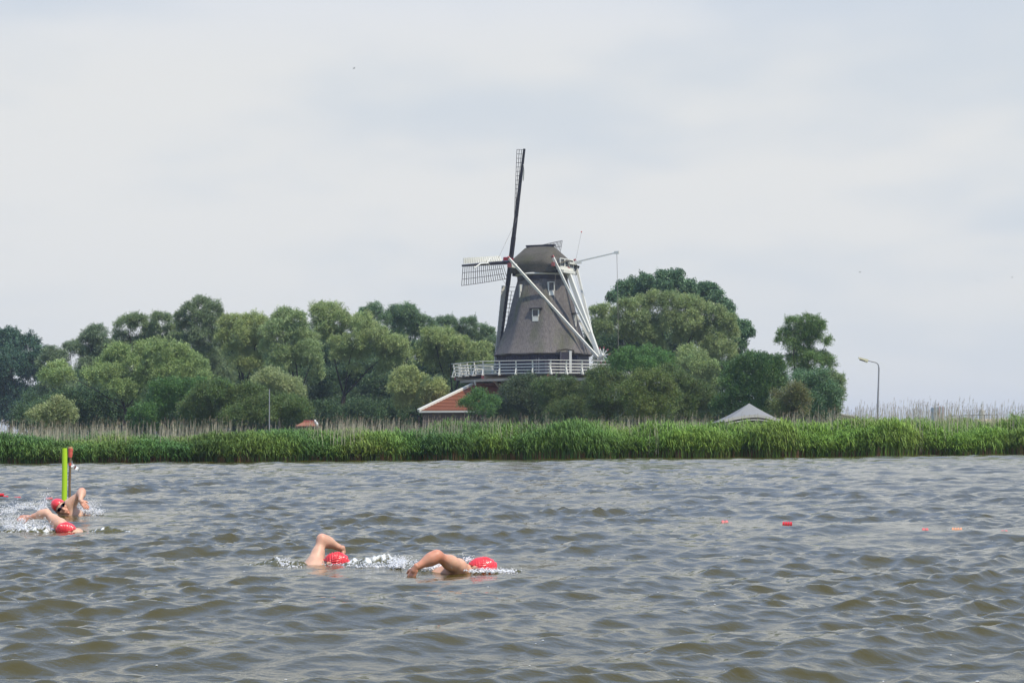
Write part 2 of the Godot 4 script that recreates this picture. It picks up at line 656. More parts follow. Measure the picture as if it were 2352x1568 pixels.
func make_reeds() -> void:
	var leaf := mat("reed_leaf", Color.WHITE, 0.55, 0.4)
	leaf.vertex_color_use_as_albedo = true
	leaf.backlight_enabled = true
	leaf.backlight = Color(0.36, 0.36, 0.36)
	var dry := mat("dry_reed", Color.WHITE, 0.8, 0.3)
	dry.vertex_color_use_as_albedo = true
	var big := noise(0.22, 2, FastNoiseLite.TYPE_SIMPLEX_SMOOTH, 21)
	var wide := noise(0.07, 2, FastNoiseLite.TYPE_SIMPLEX_SMOOTH, 22)
	var hue := noise(0.12, 3, FastNoiseLite.TYPE_SIMPLEX_SMOOTH, 23)
	var kinds := [reed_mesh(501, 1.0), reed_mesh(502, 1.0), reed_mesh(503, 0.85), reed_mesh(504, 1.1)]
	var where := [[], [], [], []]
	var tint := [[], [], [], []]
	rng.seed = 77
	for i in 13500:
		var t := rf(-22.0, 76.0)
		var u := pow(rf(0, 1), 1.6) * 7.0
		var along := clampf(t / 51.0, -0.3, 1.4)
		var edge := 0.15 + big.get_noise_1d(t) * 1.5 + wide.get_noise_1d(t * 2.0 + 90.0) * 0.3
		u += maxf(edge, -0.25)
		var h := lerpf(1.12, 1.37, smoothstep(0.15, 0.5, along)) * (1.0 + big.get_noise_2d(t, u * 1.5 + 40.0) * 0.44 + wide.get_noise_1d(t) * 0.12) * rf(0.86, 1.08)
		if along < 0.42:
			h *= 0.88
		h *= lerpf(0.80, 1.0, smoothstep(0.0, 0.9, u - edge))
		var pos := shore0 + shore_dir * t + shore_in * u
		pos.y = lerpf(-0.06, 0.42, clampf(u / 6.0, 0, 1))
		var bs := Basis(Vector3.UP, rf(0, TAU)).scaled(Vector3(1.55, h - pos.y, 1.55))
		var lean := Basis(Vector3(rf(-1, 1), 0, rf(-1, 1)).normalized(), rf(0.0, 0.10))
		var k := rng.randi() % 4
		where[k].append(Transform3D(lean * bs, pos))
		var q := hue.get_noise_2d(t, u) * 0.85 + rf(-0.12, 0.12)
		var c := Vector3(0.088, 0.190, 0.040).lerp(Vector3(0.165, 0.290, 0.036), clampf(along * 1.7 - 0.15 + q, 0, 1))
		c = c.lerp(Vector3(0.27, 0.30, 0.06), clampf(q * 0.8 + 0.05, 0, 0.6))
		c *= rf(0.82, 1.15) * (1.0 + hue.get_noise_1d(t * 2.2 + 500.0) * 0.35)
		tint[k].append(Color(c.x, c.y, c.z))
	var bed := thing("reed_bed", "tall bright green reeds growing along the far waterline", "reeds", shore0)
	for k in 4:
		for i in where[k].size():
			where[k][i].origin -= shore0
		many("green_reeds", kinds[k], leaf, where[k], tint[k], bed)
	bed.set_meta("kind", "stuff")
	# bare tan stems show along the waterline
	var bare := MB.new()
	bare.colored = true
	rng.seed = 90
	for i in 9:
		var f0 := Vector3(rf(-0.16, 0.16), 0, rf(-0.10, 0.10))
		var f1 := f0 + Vector3(rf(-0.06, 0.06), rf(0.7, 1.1), rf(-0.05, 0.05))
		var g := rf(0.55, 1.2)
		bare.col = Color(g, g * rf(0.85, 1.0), g * rf(0.7, 1.0))
		bare.tube([f0, f1], [0.0085, 0.006], 4, false)
	var bw := []
	var bt := []
	for i in 1700:
		var t := rf(-22.0, 76.0)
		var edge := maxf(0.15 + big.get_noise_1d(t) * 1.5 + wide.get_noise_1d(t * 2.0 + 90.0) * 0.3, -0.25)
		var pos := shore0 + shore_dir * t + shore_in * (edge + rf(-0.10, 0.25))
		pos.y = -0.08
		bw.append(Transform3D(Basis(Vector3.UP, rf(0, TAU)).scaled(Vector3(1.2, rf(0.35, 0.75), 1.2)), pos - shore0))
		var g := rf(0.7, 1.2)
		bt.append(Color(0.33 * g, 0.205 * g, 0.095 * g))
	many("bare_stems", bare.mesh(), dry, bw, bt, bed)
	# last year's dry stalks stand above and behind the green ones
	var sk := [stalk_mesh(601), stalk_mesh(602), stalk_mesh(603)]
	var sw := [[], [], []]
	var st := [[], [], []]
	rng.seed = 78
	for i in 2400:
		var t := rf(-22.0, 76.0)
		var u := rf(0.7, 9.5)
		var along := t / 51.0
		var dens := 0.62 + wide.get_noise_1d(t * 1.7 + 300.0) * 0.8
		if along > 0.78 or along < 0.12:
			dens += 0.3
		if rf(0, 1) > dens:
			continue
		var h := 1.56 + 0.14 * clampf(along * 2.0, 0, 1)
		h += 0.60 * smoothstep(0.74, 0.9, along)
		h *= rf(0.82, 1.10) * (1.0 + big.get_noise_1d(t * 0.8 + 55.0) * 0.10)
		var pos := shore0 + shore_dir * t + shore_in * u
		pos.y = 0.2
		var k := rng.randi() % 3
		var bs := Basis(Vector3.UP, rf(-0.7, 0.7)).scaled(Vector3(1.7, h, 1.7))
		sw[k].append(Transform3D(bs, pos - shore0))
		var g := rf(0.8, 1.15)
		st[k].append(Color(0.43 * g, 0.395 * g, 0.29 * g))
	var old := thing("dry_reed_stalks", "pale dry reed stalks with feathery tops standing above the green reeds", "reeds", shore0)
	for k in 3:
		many("dry_stalks", sk[k], dry, sw[k], st[k], old)
	old.set_meta("kind", "stuff")
	# three broken canes leaning out over the water
	for q in [[2250.0, 1043.0, 18.0, -36.0, "pale broken reed cane leaning over the water near the right edge"], [1862.0, 1048.0, 60.0, -8.0, "thin dry cane lying low across the reed foot below the shelter"], [708.0, 1054.0, 26.0, -12.0, "short pale cane sticking out low from the reeds left of the windmill"]]:
		var o := on_water(q[0], q[1])
		var d := -o.z
		var e := at(q[0] + q[2], q[1] + q[3], d - 0.2)
		var b := MB.new()
		b.tube([Vector3.ZERO, (e - o) * 0.6 + Vector3(0.02, 0.02, 0), e - o], [0.014, 0.012, 0.008], 6)
		var c := part("reed_cane", b, M.dry_cane)
		c.position = o
		tag(c, q[4], "cane", "broken canes at the reed edge")

# ---------------------------------------------------------------- trees and bushes
# leaf sprays, about one metre across; every leaf is a face of its own
func willow_spray(sd: int) -> ArrayMesh:
	rng.seed = sd
	var b := MB.new()
	b.colored = true
	for tw in 7:
		var dir := Vector3(rf(-1, 1), rf(-0.1, 1.3), rf(-1, 1)).normalized()
		var o := Vector3(rf(-0.12, 0.12), rf(-0.2, 0.1), rf(-0.12, 0.12))
		for k in 8:
			var p := o + dir * (0.08 + k * 0.062) + Vector3(0, -0.012 * k * k * 0.12, 0)
			var ld := (dir * 0.7 + Vector3(rf(-1, 1), rf(-0.7, 0.9), rf(-1, 1)) * 0.9).normalized()
			var len := rf(0.13, 0.23)
			var w := ld.cross(Vector3(rf(-1, 1), rf(-1, 1), rf(-1, 1))).normalized() * rf(0.017, 0.027)
			var g := rf(0.75, 1.2)
			if rf(0, 1) < 0.38:
				b.col = Color(1.55 * g, 1.40 * g, 1.85 * g)      # pale underside turned up by the wind
			else:
				b.col = Color(0.92 * g, g, 0.85 * g)
			b.quad(p, p + ld * len * 0.5 + w, p + ld * len, p + ld * len * 0.5 - w)
	return b.mesh()

func poplar_spray(sd: int) -> ArrayMesh:
	rng.seed = sd
	var b := MB.new()
	b.colored = true
	for k in 46:
		var p := Vector3(rf(-1, 1), rf(-1, 1), rf(-1, 1))
		p = p.normalized() * pow(rf(0, 1), 0.5) * 0.42 * Vector3(0.85, 1.15, 0.85)
		var ld := (p * 1.3 + Vector3(rf(-1, 1), rf(-1.1, 0.6), rf(-1, 1)) * 0.5).normalized()
		var len := rf(0.12, 0.19)
		var w := ld.cross(Vector3(rf(-1, 1), rf(-1, 1), rf(-1, 1))).normalized() * len * 0.42
		var g := rf(0.7, 1.3)
		b.col = Color(g * rf(0.9, 1.1), g, g * rf(0.9, 1.15))
		b.quad(p, p + ld * len * 0.4 + w, p + ld * len, p + ld * len * 0.4 - w)
	return b.mesh()

func bush_spray(sd: int, reach: float) -> ArrayMesh:
	rng.seed = sd
	var b := MB.new()
	b.colored = true
	for tw in 9:
		var dir := Vector3(rf(-1, 1), rf(-0.3, 1.2), rf(-1, 1)).normalized()
		for k in 7:
			var p := dir * (0.05 + k * 0.068 * reach) + Vector3(rf(-1, 1), rf(-1, 1), rf(-1, 1)) * 0.06
			var ld := (dir * 0.6 + Vector3(rf(-1, 1), rf(-0.6, 0.9), rf(-1, 1))).normalized()
			var len := rf(0.07, 0.13)
			var w := ld.cross(Vector3(rf(-1, 1), rf(-1, 1), rf(-1, 1))).normalized() * len * 0.27
			var g := rf(0.65, 1.35)
			b.col = Color(g * rf(0.85, 1.2), g, g * rf(0.8, 1.15))
			b.quad(p, p + ld * len * 0.5 + w, p + ld * len, p + ld * len * 0.5 - w)
	return b.mesh()

var sprays := {}
var lump: FastNoiseLite

func plan_plants() -> void:
	sprays["willow"] = [willow_spray(301), willow_spray(302), willow_spray(303)]
	sprays["poplar"] = [poplar_spray(311), poplar_spray(312)]
	sprays["bush"] = [bush_spray(321, 1.0), bush_spray(322, 1.0)]
	sprays["feather"] = [bush_spray(331, 1.25), bush_spray(332, 1.2)]
	lump = noise(0.75, 2, FastNoiseLite.TYPE_SIMPLEX_SMOOTH, 33)
	var m := mat("leaf", Color.WHITE, 0.5, 0.42)
	m.vertex_color_use_as_albedo = true
	m.backlight_enabled = true
	m.backlight = Color(0.42, 0.42, 0.42)
	grain_mat("bark", [lin(0.03, 0.027, 0.022), lin(0.075, 0.066, 0.052)], [0.25, 0.8], Vector3(2, 0.5, 2), 0.03, 0.95)

# kind of leaf, tint, spare tint, density of each sort of plant
const SORTS := {
	"willow": ["willow", Vector3(0.112, 0.146, 0.060), Vector3(0.160, 0.182, 0.074), 1.0, 1.0],
	"dull willow": ["willow", Vector3(0.074, 0.104, 0.052), Vector3(0.100, 0.128, 0.062), 1.0, 1.0],
	"back willow": ["willow", Vector3(0.062, 0.100, 0.045), Vector3(0.082, 0.118, 0.047), 1.0, 1.05],
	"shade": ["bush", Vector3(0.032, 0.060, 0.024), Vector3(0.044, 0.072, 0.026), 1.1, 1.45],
	"poplar": ["poplar", Vector3(0.054, 0.096, 0.042), Vector3(0.074, 0.118, 0.048), 0.9, 1.0],
	"far poplar": ["poplar", Vector3(0.026, 0.055, 0.034), Vector3(0.034, 0.066, 0.036), 0.6, 1.25],
	"green bush": ["bush", Vector3(0.038, 0.082, 0.020), Vector3(0.055, 0.105, 0.024), 1.0, 1.0],
	"olive bush": ["feather", Vector3(0.040, 0.074, 0.018), Vector3(0.060, 0.078, 0.022), 1.0, 1.0],
	"yellow bush": ["feather", Vector3(0.060, 0.092, 0.018), Vector3(0.082, 0.098, 0.022), 1.0, 1.0],
	"dark bush": ["feather", Vector3(0.028, 0.048, 0.020), Vector3(0.040, 0.056, 0.022), 0.9, 1.0],
	"deep green": ["bush", Vector3(0.030, 0.066, 0.018), Vector3(0.046, 0.086, 0.018), 1.0, 1.05],
	"red bush": ["feather", Vector3(0.084, 0.076, 0.028), Vector3(0.068, 0.090, 0.026), 0.9, 0.95],
	"tamarisk": ["feather", Vector3(0.046, 0.098, 0.046), Vector3(0.062, 0.115, 0.048), 1.1, 1.0],
	"lone tree": ["bush", Vector3(0.062, 0.105, 0.028), Vector3(0.085, 0.125, 0.034), 1.0, 1.0],
}

# lobes: picture x, y and radius of each rounded mass of the crown
func plant(called: String, label: String, category: String, sort: String, d: float, lobes: Array, trunk_px := -1.0, group := "", deep := 1.0) -> void:
	var s: Array = SORTS[sort]
	var mid := 0.0
	for i in range(0, lobes.size(), 3):
		mid += lobes[i]
	mid /= lobes.size() / 3
	var base := at(trunk_px if trunk_px >= 0 else mid, 990, d)
	base.y = 0.75
	rng.seed = hash(label)
	var o := thing(called, label, category, base, group)
	var kinds: Array = sprays[s[0]]
	var where := []
	var tint := []
	for k in kinds.size():
		where.append([])
		tint.append([])
	var mpp := d / F
	var own := Vector3(rf(0.94, 1.06), rf(0.97, 1.03), rf(0.9, 1.12)) * rf(0.94, 1.08)
	var heart := []
	for i in range(0, lobes.size(), 3):
		var r: float = lobes[i + 2] * mpp * 1.07
		var z := rf(-0.7, 1.1) * r * 1.1 * deep
		var ctr := at(lobes[i], lobes[i + 1], d) + Vector3(0, 0, z - r * 0.3)
		heart.append([ctr, r])
		var sz: float = s[4]
		var count := int(170.0 * r * r / (sz * sz) * s[3]) + 18
		var warm := rf(-0.15, 0.25)
		# the mass breaks up into tufts
		var tufts := []
		for q in int(7 + 4.0 * r * r):
			var dir := Vector3(rf(-1, 1), rf(-0.30, 1), rf(-0.6, 1)).normalized()
			var rr := r * (0.86 + 0.34 * lump.get_noise_3dv(ctr + dir * r * 1.2)) * rf(0.66, 0.92)
			tufts.append([ctr + dir * rr * Vector3(1.0, 0.95, 0.95), dir, r * rf(0.24, 0.44), rf(0.82, 1.18), rf(-0.2, 0.3)])
		for q in count:
			var dir := Vector3(rf(-1, 1), rf(-1, 1), rf(-1, 1))
			dir = dir.normalized()
			if dir.z < -0.35 and rf(0, 1) < 0.6:
				continue
			if dir.y < -0.25 and sort != "shade" and rf(0, 1) < 0.66:
				continue
			var rr := r * (0.86 + 0.30 * lump.get_noise_3dv(ctr + dir * r * 1.2)) * lerpf(0.55, 0.98, pow(rf(0, 1), 0.7))
			var p := ctr + dir * rr * Vector3(1.0, 0.95, 0.95)
			var g := 1.0
			var yel := 0.0
			if rf(0, 1) < 0.66:
				var t: Array = tufts[rng.randi() % tufts.size()]
				p = t[0] + dir * float(t[2]) * lerpf(0.35, 1.0, rf(0, 1))
				dir = (dir * 0.7 + t[1] * 0.5).normalized()
				g = t[3]
				yel = t[4]
			if p.y < base.y - 0.2:
				continue
			var up := (dir * 0.9 + Vector3(rf(-0.5, 0.5), rf(0.15, 0.9), rf(-0.5, 0.5))).normalized()
			var xa := up.cross(Vector3(rf(-1, 1), rf(-1, 1), rf(-1, 1))).normalized()
			var sc := sz * rf(0.62, 1.08)
			var tall_ := 1.0
			if rf(0, 1) < 0.10 and dir.y > -0.3:
				# a long shoot that sticks out of the mass
				p += dir * r * rf(0.04, 0.16)
				tall_ = rf(1.3, 1.9)
				sc *= 0.72
			var k := rng.randi() % kinds.size()
			where[k].append(Transform3D(Basis(xa * sc, up * sc * tall_, xa.cross(up) * sc), p - base))
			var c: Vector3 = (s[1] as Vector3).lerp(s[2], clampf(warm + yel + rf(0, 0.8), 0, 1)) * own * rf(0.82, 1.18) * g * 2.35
			tint[k].append(Color(c.x, c.y, c.z))
	# trunk with limbs into the larger masses
	var b := MB.new()
	var top: Vector3 = Vector3.ZERO
	for h in heart:
		top += h[0]
	top = top / heart.size()
	var tall := maxf(top.y - base.y, 0.6)
	var tr := clampf(tall * 0.026, 0.04, 0.26)
	var fork := Vector3(lerpf(base.x, top.x, 0.5), base.y + tall * 0.45, lerpf(base.z, top.z, 0.4))
	b.tube([Vector3(0, -0.3, 0), (fork - base) * 0.5 + Vector3(tr, 0, 0), fork - base], [tr * 1.25, tr, tr * 0.8], 8)
	for i in heart.size():
		if (i % 4 or sort == "shade") and heart.size() > 8:
			continue
		var e: Vector3 = heart[i][0] + Vector3(0, heart[i][1] * 0.4, 0)
		if e.y < fork.y + 0.3:
			continue
		var m := fork.lerp(e, 0.5) + Vector3(rf(-0.3, 0.3), rf(-0.1, 0.5), rf(-0.3, 0.3))
		b.tube([fork - base, m - base, e - base], [tr * 0.42, tr * 0.26, tr * 0.08], 6)
	part("trunk", b, M.bark, o)
	for k in kinds.size():
		if where[k].size():
			many("crown", kinds[k], M.leaf, where[k], tint[k], o)

func make_plants() -> void:
	var behind := "trees in the belt behind the reeds"
	var scrub := "bushes in front of the trees and the windmill"
	plant("poplar_tree", "dark blue-green poplars in the haze at the left edge of the picture", "tree", "far poplar", 290, [20, 788, 36, 55, 798, 34, -25, 795, 40, 30, 850, 50, 68, 858, 32, -20, 870, 50, 20, 920, 55, 66, 920, 40, -20, 940, 50, 94, 806, 12, -60, 830, 50, -70, 920, 60, 40, 950, 40, 0, 775, 24, 78, 830, 24], 20, "", 0.6)
	plant("willow_tree", "dull green willow with a gap of sky under its crown, next to the dark poplars", "tree", "dull willow", 205, [222, 770, 26, 195, 787, 24, 235, 797, 25, 180, 806, 21, 157, 802, 19, 205, 815, 26, 120, 817, 21, 140, 826, 22, 105, 835, 22, 200, 840, 20, 110, 865, 24, 130, 885, 30, 105, 900, 26, 150, 900, 30, 190, 905, 36, 215, 880, 28, 230, 830, 28, 246, 800, 20], 178, behind)
	plant("willow_tree", "grey-green twin-topped willow left of the tallest willow", "tree", "dull willow", 212, [290, 750, 25, 315, 745, 26, 345, 760, 24, 372, 742, 25, 395, 760, 25, 275, 777, 22, 330, 790, 30, 370, 800, 30, 300, 800, 28, 410, 790, 28, 262, 800, 22], 330, behind)
	plant("willow_tree", "tallest willow of the left group, its narrow top above all others", "tree", "dull willow", 208, [465, 706, 26, 490, 716, 23, 440, 716, 19, 415, 730, 17, 455, 742, 30, 495, 746, 28, 430, 752, 24, 470, 780, 34, 505, 785, 28, 440, 790, 30, 480, 820, 34, 500, 850, 34, 455, 850, 30, 520, 870, 26], 480, behind)
	plant("willow_tree", "broad silvery willow bathed in light, foremost of the left group", "tree", "willow", 176, [258, 821, 26, 278, 811, 24, 335, 808, 30, 366, 811, 30, 400, 821, 30, 425, 829, 28, 451, 847, 26, 467, 868, 20, 309, 842, 34, 348, 855, 36, 387, 855, 36, 425, 863, 30, 232, 847, 26, 258, 868, 34, 284, 894, 32, 322, 888, 30, 222, 868, 26, 296, 914, 24, 201, 863, 18, 129, 852, 24, 150, 868, 26, 116, 868, 20, 345, 800, 22], 270, behind)
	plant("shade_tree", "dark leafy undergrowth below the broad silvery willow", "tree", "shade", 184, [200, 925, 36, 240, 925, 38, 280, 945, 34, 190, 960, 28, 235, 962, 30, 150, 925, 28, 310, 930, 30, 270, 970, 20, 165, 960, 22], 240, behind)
	plant("willow_bush", "small pale willow bush low behind the reeds on the left", "bush", "willow", 150, [124, 945, 24, 144, 940, 22, 98, 950, 20, 84, 957, 15, 155, 950, 16, 134, 925, 14, 120, 965, 20, 148, 965, 18], 130, scrub)
	plant("willow_tree", "rounded willow right of the tallest one, with a drooping left side", "tree", "willow", 198, [550, 746, 28, 580, 741, 26, 532, 770, 28, 562, 772, 30, 604, 749, 22, 583, 785, 32, 529, 806, 20, 570, 832, 32, 544, 837, 24, 588, 842, 20, 610, 790, 24, 520, 745, 22, 515, 775, 20], 560, behind)
	plant("willow_tree", "willow with a bulging lower front, left of the middle of the tree belt", "tree", "willow", 192, [650, 733, 30, 637, 749, 28, 679, 743, 28, 650, 765, 30, 666, 790, 26, 699, 785, 32, 707, 808, 32, 679, 816, 34, 717, 832, 24, 645, 816, 26, 640, 837, 28, 725, 860, 16, 625, 765, 22, 615, 800, 22], 705, behind)
	plant("willow_tree", "widest willow in the middle, long rounded crown sloping down to the right", "tree", "willow", 200, [730, 723, 26, 756, 720, 28, 776, 738, 26, 738, 752, 26, 756, 772, 28, 802, 749, 26, 831, 749, 30, 846, 767, 32, 820, 785, 28, 867, 774, 28, 885, 798, 30, 913, 798, 28, 898, 816, 30, 782, 796, 28, 802, 816, 28, 820, 806, 26, 813, 850, 16, 898, 837, 24, 882, 847, 20, 775, 820, 20], 760, behind)
	plant("willow_tree", "dark green tree top showing behind the widest willow", "tree", "back willow", 232, [841, 723, 20, 862, 720, 22, 911, 725, 26, 936, 723, 26, 949, 741, 28, 923, 751, 32, 975, 751, 24, 957, 767, 28, 885, 740, 24, 985, 770, 20], 925, behind)
	plant("willow_tree", "distant small tree tops between the belt and the lower sail", "tree", "back willow", 240, [1019, 744, 18, 1034, 746, 20, 1075, 748, 20, 1100, 762, 22, 1060, 767, 24, 1120, 772, 22, 1132, 792, 20, 1085, 785, 26, 1140, 815, 22], 1070, behind)
	plant("willow_tree", "light green willow touching the left end of the mill's gallery", "tree", "willow", 206, [996, 780, 28, 1019, 776, 26, 975, 801, 24, 1014, 806, 30, 1037, 798, 28, 957, 821, 22, 1001, 837, 30, 1027, 829, 30, 1065, 802, 28, 1090, 817, 28, 1108, 802, 22, 1110, 837, 24, 1075, 842, 26, 1050, 862, 26, 1100, 870, 24], 1040, behind)
	plant("willow_tree", "low pale willow just left of the orange barn roof", "tree", "willow", 190, [931, 868, 30, 944, 883, 30, 923, 891, 30, 965, 883, 24, 996, 893, 28, 1006, 909, 26, 985, 909, 24, 949, 914, 30, 972, 930, 24, 998, 925, 18, 925, 925, 24], 960, behind)
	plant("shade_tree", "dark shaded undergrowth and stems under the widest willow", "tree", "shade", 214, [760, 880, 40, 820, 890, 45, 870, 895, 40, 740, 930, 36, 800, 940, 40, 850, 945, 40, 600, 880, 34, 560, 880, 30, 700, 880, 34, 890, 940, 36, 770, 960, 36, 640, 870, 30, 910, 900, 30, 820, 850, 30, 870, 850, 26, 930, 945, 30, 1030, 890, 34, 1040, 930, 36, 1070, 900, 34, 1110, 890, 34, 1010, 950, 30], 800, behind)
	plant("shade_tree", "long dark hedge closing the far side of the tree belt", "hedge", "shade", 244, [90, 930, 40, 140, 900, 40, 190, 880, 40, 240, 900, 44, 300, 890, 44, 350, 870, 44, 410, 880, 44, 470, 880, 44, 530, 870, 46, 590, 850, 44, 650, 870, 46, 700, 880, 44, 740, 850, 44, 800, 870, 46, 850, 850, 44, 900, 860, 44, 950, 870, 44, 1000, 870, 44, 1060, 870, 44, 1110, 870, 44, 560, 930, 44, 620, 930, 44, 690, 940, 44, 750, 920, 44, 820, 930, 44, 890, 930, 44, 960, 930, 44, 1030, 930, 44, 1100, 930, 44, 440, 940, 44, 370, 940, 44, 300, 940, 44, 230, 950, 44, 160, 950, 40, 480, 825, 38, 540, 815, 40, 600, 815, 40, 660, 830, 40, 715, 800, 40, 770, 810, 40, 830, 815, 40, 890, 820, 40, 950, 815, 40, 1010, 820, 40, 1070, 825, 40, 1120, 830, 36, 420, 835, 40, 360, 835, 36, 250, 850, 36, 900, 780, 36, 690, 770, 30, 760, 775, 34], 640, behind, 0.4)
	var low := []
	for i in 28:
		low.append_array([60.0 + i * 40.0, 964.0 - 14.0 * (i % 2), 34.0, 80.0 + i * 40.0, 989.0, 30.0])
	plant("undergrowth", "dark undergrowth closing the foot of the tree belt left of the windmill", "undergrowth", "shade", 196, low, 600, "", 0.4)
	low = []
	for i in 20:
		low.append_array([1150.0 + i * 39.0, 964.0 - 14.0 * (i % 2), 34.0, 1170.0 + i * 38.0, 987.0, 30.0])
	plant("undergrowth", "dark undergrowth behind the bushes right of the windmill", "undergrowth", "shade", 182, low, 1560, "", 0.4)
	plant("willow_bush", "pale willow bush behind the thin grey mast", "bush", "willow", 180, [619, 868, 25, 640, 883, 28, 661, 893, 28, 604, 883, 26, 676, 909, 24, 614, 901, 24, 645, 915, 26], 640, scrub)
	plant("green_bush", "fresh green bush right of the dark hollow in the left tree group", "bush", "green bush", 165, [374, 906, 34, 400, 894, 32, 361, 935, 34, 425, 899, 28, 335, 950, 28, 387, 940, 36, 451, 894, 28, 317, 958, 20, 350, 965, 24, 410, 925, 30], 380, scrub)
	plant("olive_bush", "low brownish olive thicket left of the small orange roof", "bush", "olive bush", 160, [498, 896, 28, 475, 906, 28, 519, 911, 28, 485, 935, 36, 524, 935, 34, 557, 940, 34, 581, 908, 26, 593, 935, 34, 627, 940, 34, 661, 935, 30, 686, 943, 28, 702, 950, 20, 568, 902, 24, 450, 935, 32, 430, 950, 30, 460, 960, 28, 540, 960, 28, 610, 962, 28, 670, 962, 26], 560, scrub)
	plant("poplar_tree", "dark large-leaved poplar rising behind the big willow right of the mill", "tree", "poplar", 224, [1437, 668, 22, 1460, 655, 20, 1483, 648, 20, 1424, 681, 20, 1406, 687, 13, 1525, 642, 21, 1550, 641, 21, 1520, 665, 26, 1553, 665, 26, 1581, 665, 22, 1602, 673, 22, 1618, 662, 13, 1638, 672, 21, 1646, 688, 20, 1489, 670, 26, 1669, 700, 15, 1674, 712, 15, 1463, 681, 26, 1580, 690, 26, 1620, 700, 24], 1540, behind)
	plant("poplar_tree", "dark foliage at the right flank of the big willow", "tree", "poplar", 212, [1708, 752, 15, 1715, 767, 17, 1700, 772, 22, 1695, 793, 17, 1690, 750, 18, 1680, 735, 18, 1690, 815, 14], 1690, behind)
	plant("willow_tree", "big domed willow standing right of the windmill", "tree", "willow", 204, [1375, 719, 22, 1398, 724, 24, 1437, 711, 26, 1468, 706, 28, 1504, 701, 28, 1540, 699, 28, 1566, 701, 26, 1587, 706, 26, 1618, 717, 28, 1643, 727, 28, 1664, 741, 26, 1677, 762, 24, 1463, 742, 32, 1502, 748, 30, 1540, 742, 32, 1579, 742, 32, 1607, 753, 30, 1638, 753, 28, 1483, 773, 28, 1458, 768, 26, 1571, 775, 26, 1592, 768, 26, 1648, 783, 30, 1633, 803, 28, 1659, 808, 28, 1674, 819, 22, 1504, 793, 22, 1514, 803, 18, 1411, 753, 28, 1385, 753, 26], 1550, behind)
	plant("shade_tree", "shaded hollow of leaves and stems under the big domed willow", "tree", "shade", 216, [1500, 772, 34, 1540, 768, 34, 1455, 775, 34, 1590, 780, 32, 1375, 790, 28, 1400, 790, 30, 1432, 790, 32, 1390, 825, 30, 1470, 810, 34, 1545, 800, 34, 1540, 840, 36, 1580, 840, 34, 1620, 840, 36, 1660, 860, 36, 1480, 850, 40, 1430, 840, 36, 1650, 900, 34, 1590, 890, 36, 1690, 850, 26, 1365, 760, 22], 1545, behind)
	plant("willow_tree", "drooping pale willow branches low at the right foot of the big willow", "tree", "willow", 190, [1581, 814, 24, 1597, 829, 26, 1574, 834, 22, 1607, 850, 24, 1618, 865, 22, 1623, 880, 17, 1643, 882, 12, 1607, 886, 14, 1630, 845, 18], 1610, behind)
	plant("dark_bush", "blackish bush directly below the mill's gallery", "bush", "dark bush", 174, [1203, 886, 28, 1181, 897, 26, 1225, 894, 28, 1166, 904, 18, 1192, 915, 30, 1221, 920, 28, 1166, 922, 26, 1142, 932, 22, 1236, 937, 24, 1181, 942, 26, 1150, 945, 24, 1215, 950, 24], 1195, scrub)
	plant("green_bush", "small leafy green bush in front of the orange barn roof", "bush", "green bush", 168, [1100, 906, 13, 1132, 925, 16, 1092, 912, 12, 1080, 924, 15, 1105, 927, 19, 1118, 918, 15, 1066, 928, 9, 1115, 945, 22, 1090, 945, 18], 1105, scrub)
	plant("olive_bush", "olive-green bush in front of the mill's foot, right of the blackish one", "bush", "olive bush", 170, [1262, 880, 18, 1247, 895, 25, 1273, 900, 26, 1299, 897, 26, 1291, 917, 32, 1323, 915, 32, 1264, 926, 30, 1347, 903, 29, 1313, 937, 28, 1356, 928, 30, 1275, 950, 24, 1340, 950, 26], 1305, scrub)
	plant("green_bush", "large fresh green bush hiding the right end of the mill's gallery", "bush", "green bush", 172, [1437, 829, 29, 1418, 842, 25, 1463, 822, 28, 1499, 822, 29, 1525, 830, 24, 1437, 854, 34, 1473, 849, 32, 1509, 844, 30, 1401, 866, 26, 1530, 846, 24], 1460, scrub)
	plant("olive_bush", "brown-green bush at the right foot of the windmill", "bush", "olive bush", 166, [1377, 866, 25, 1370, 890, 30, 1401, 885, 30, 1437, 890, 32, 1375, 921, 32, 1411, 916, 34, 1380, 945, 28, 1420, 948, 28], 1400, scrub)
	plant("yellow_bush", "yellowish green bush in the middle of the thicket right of the mill", "bush", "yellow bush", 160, [1476, 885, 32, 1514, 876, 28, 1489, 911, 36, 1447, 911, 34, 1525, 903, 32, 1504, 931, 32, 1463, 934, 30, 1485, 955, 26, 1530, 945, 26], 1490, scrub)
	plant("olive_bush", "reddish olive bush between the yellowish bush and the drooping willow", "bush", "olive bush", 168, [1545, 866, 29, 1556, 885, 32, 1579, 895, 32, 1592, 916, 30, 1540, 926, 32, 1612, 911, 26, 1628, 921, 24, 1579, 926, 26, 1570, 950, 26, 1615, 945, 24], 1580, scrub)
	plant("deep_green_tree", "deep green rounded tree behind the grey shelter roof", "tree", "deep green", 164, [1731, 827, 24, 1715, 839, 26, 1746, 839, 28, 1772, 839, 26, 1690, 855, 28, 1721, 859, 32, 1759, 864, 34, 1785, 855, 26, 1682, 885, 30, 1715, 890, 34, 1746, 895, 34, 1777, 885, 30, 1695, 911, 30, 1733, 916, 30, 1767, 911, 28, 1795, 875, 22, 1670, 925, 24, 1720, 945, 26, 1660, 940, 22, 1760, 945, 26], 1730, behind)
	plant("red_bush", "reddish brown bush right of the shelter", "bush", "red bush", 152, [1819, 903, 26, 1798, 921, 26, 1829, 923, 26, 1782, 936, 20, 1813, 939, 22, 1837, 911, 20, 1840, 945, 20, 1790, 955, 20], 1815, scrub)
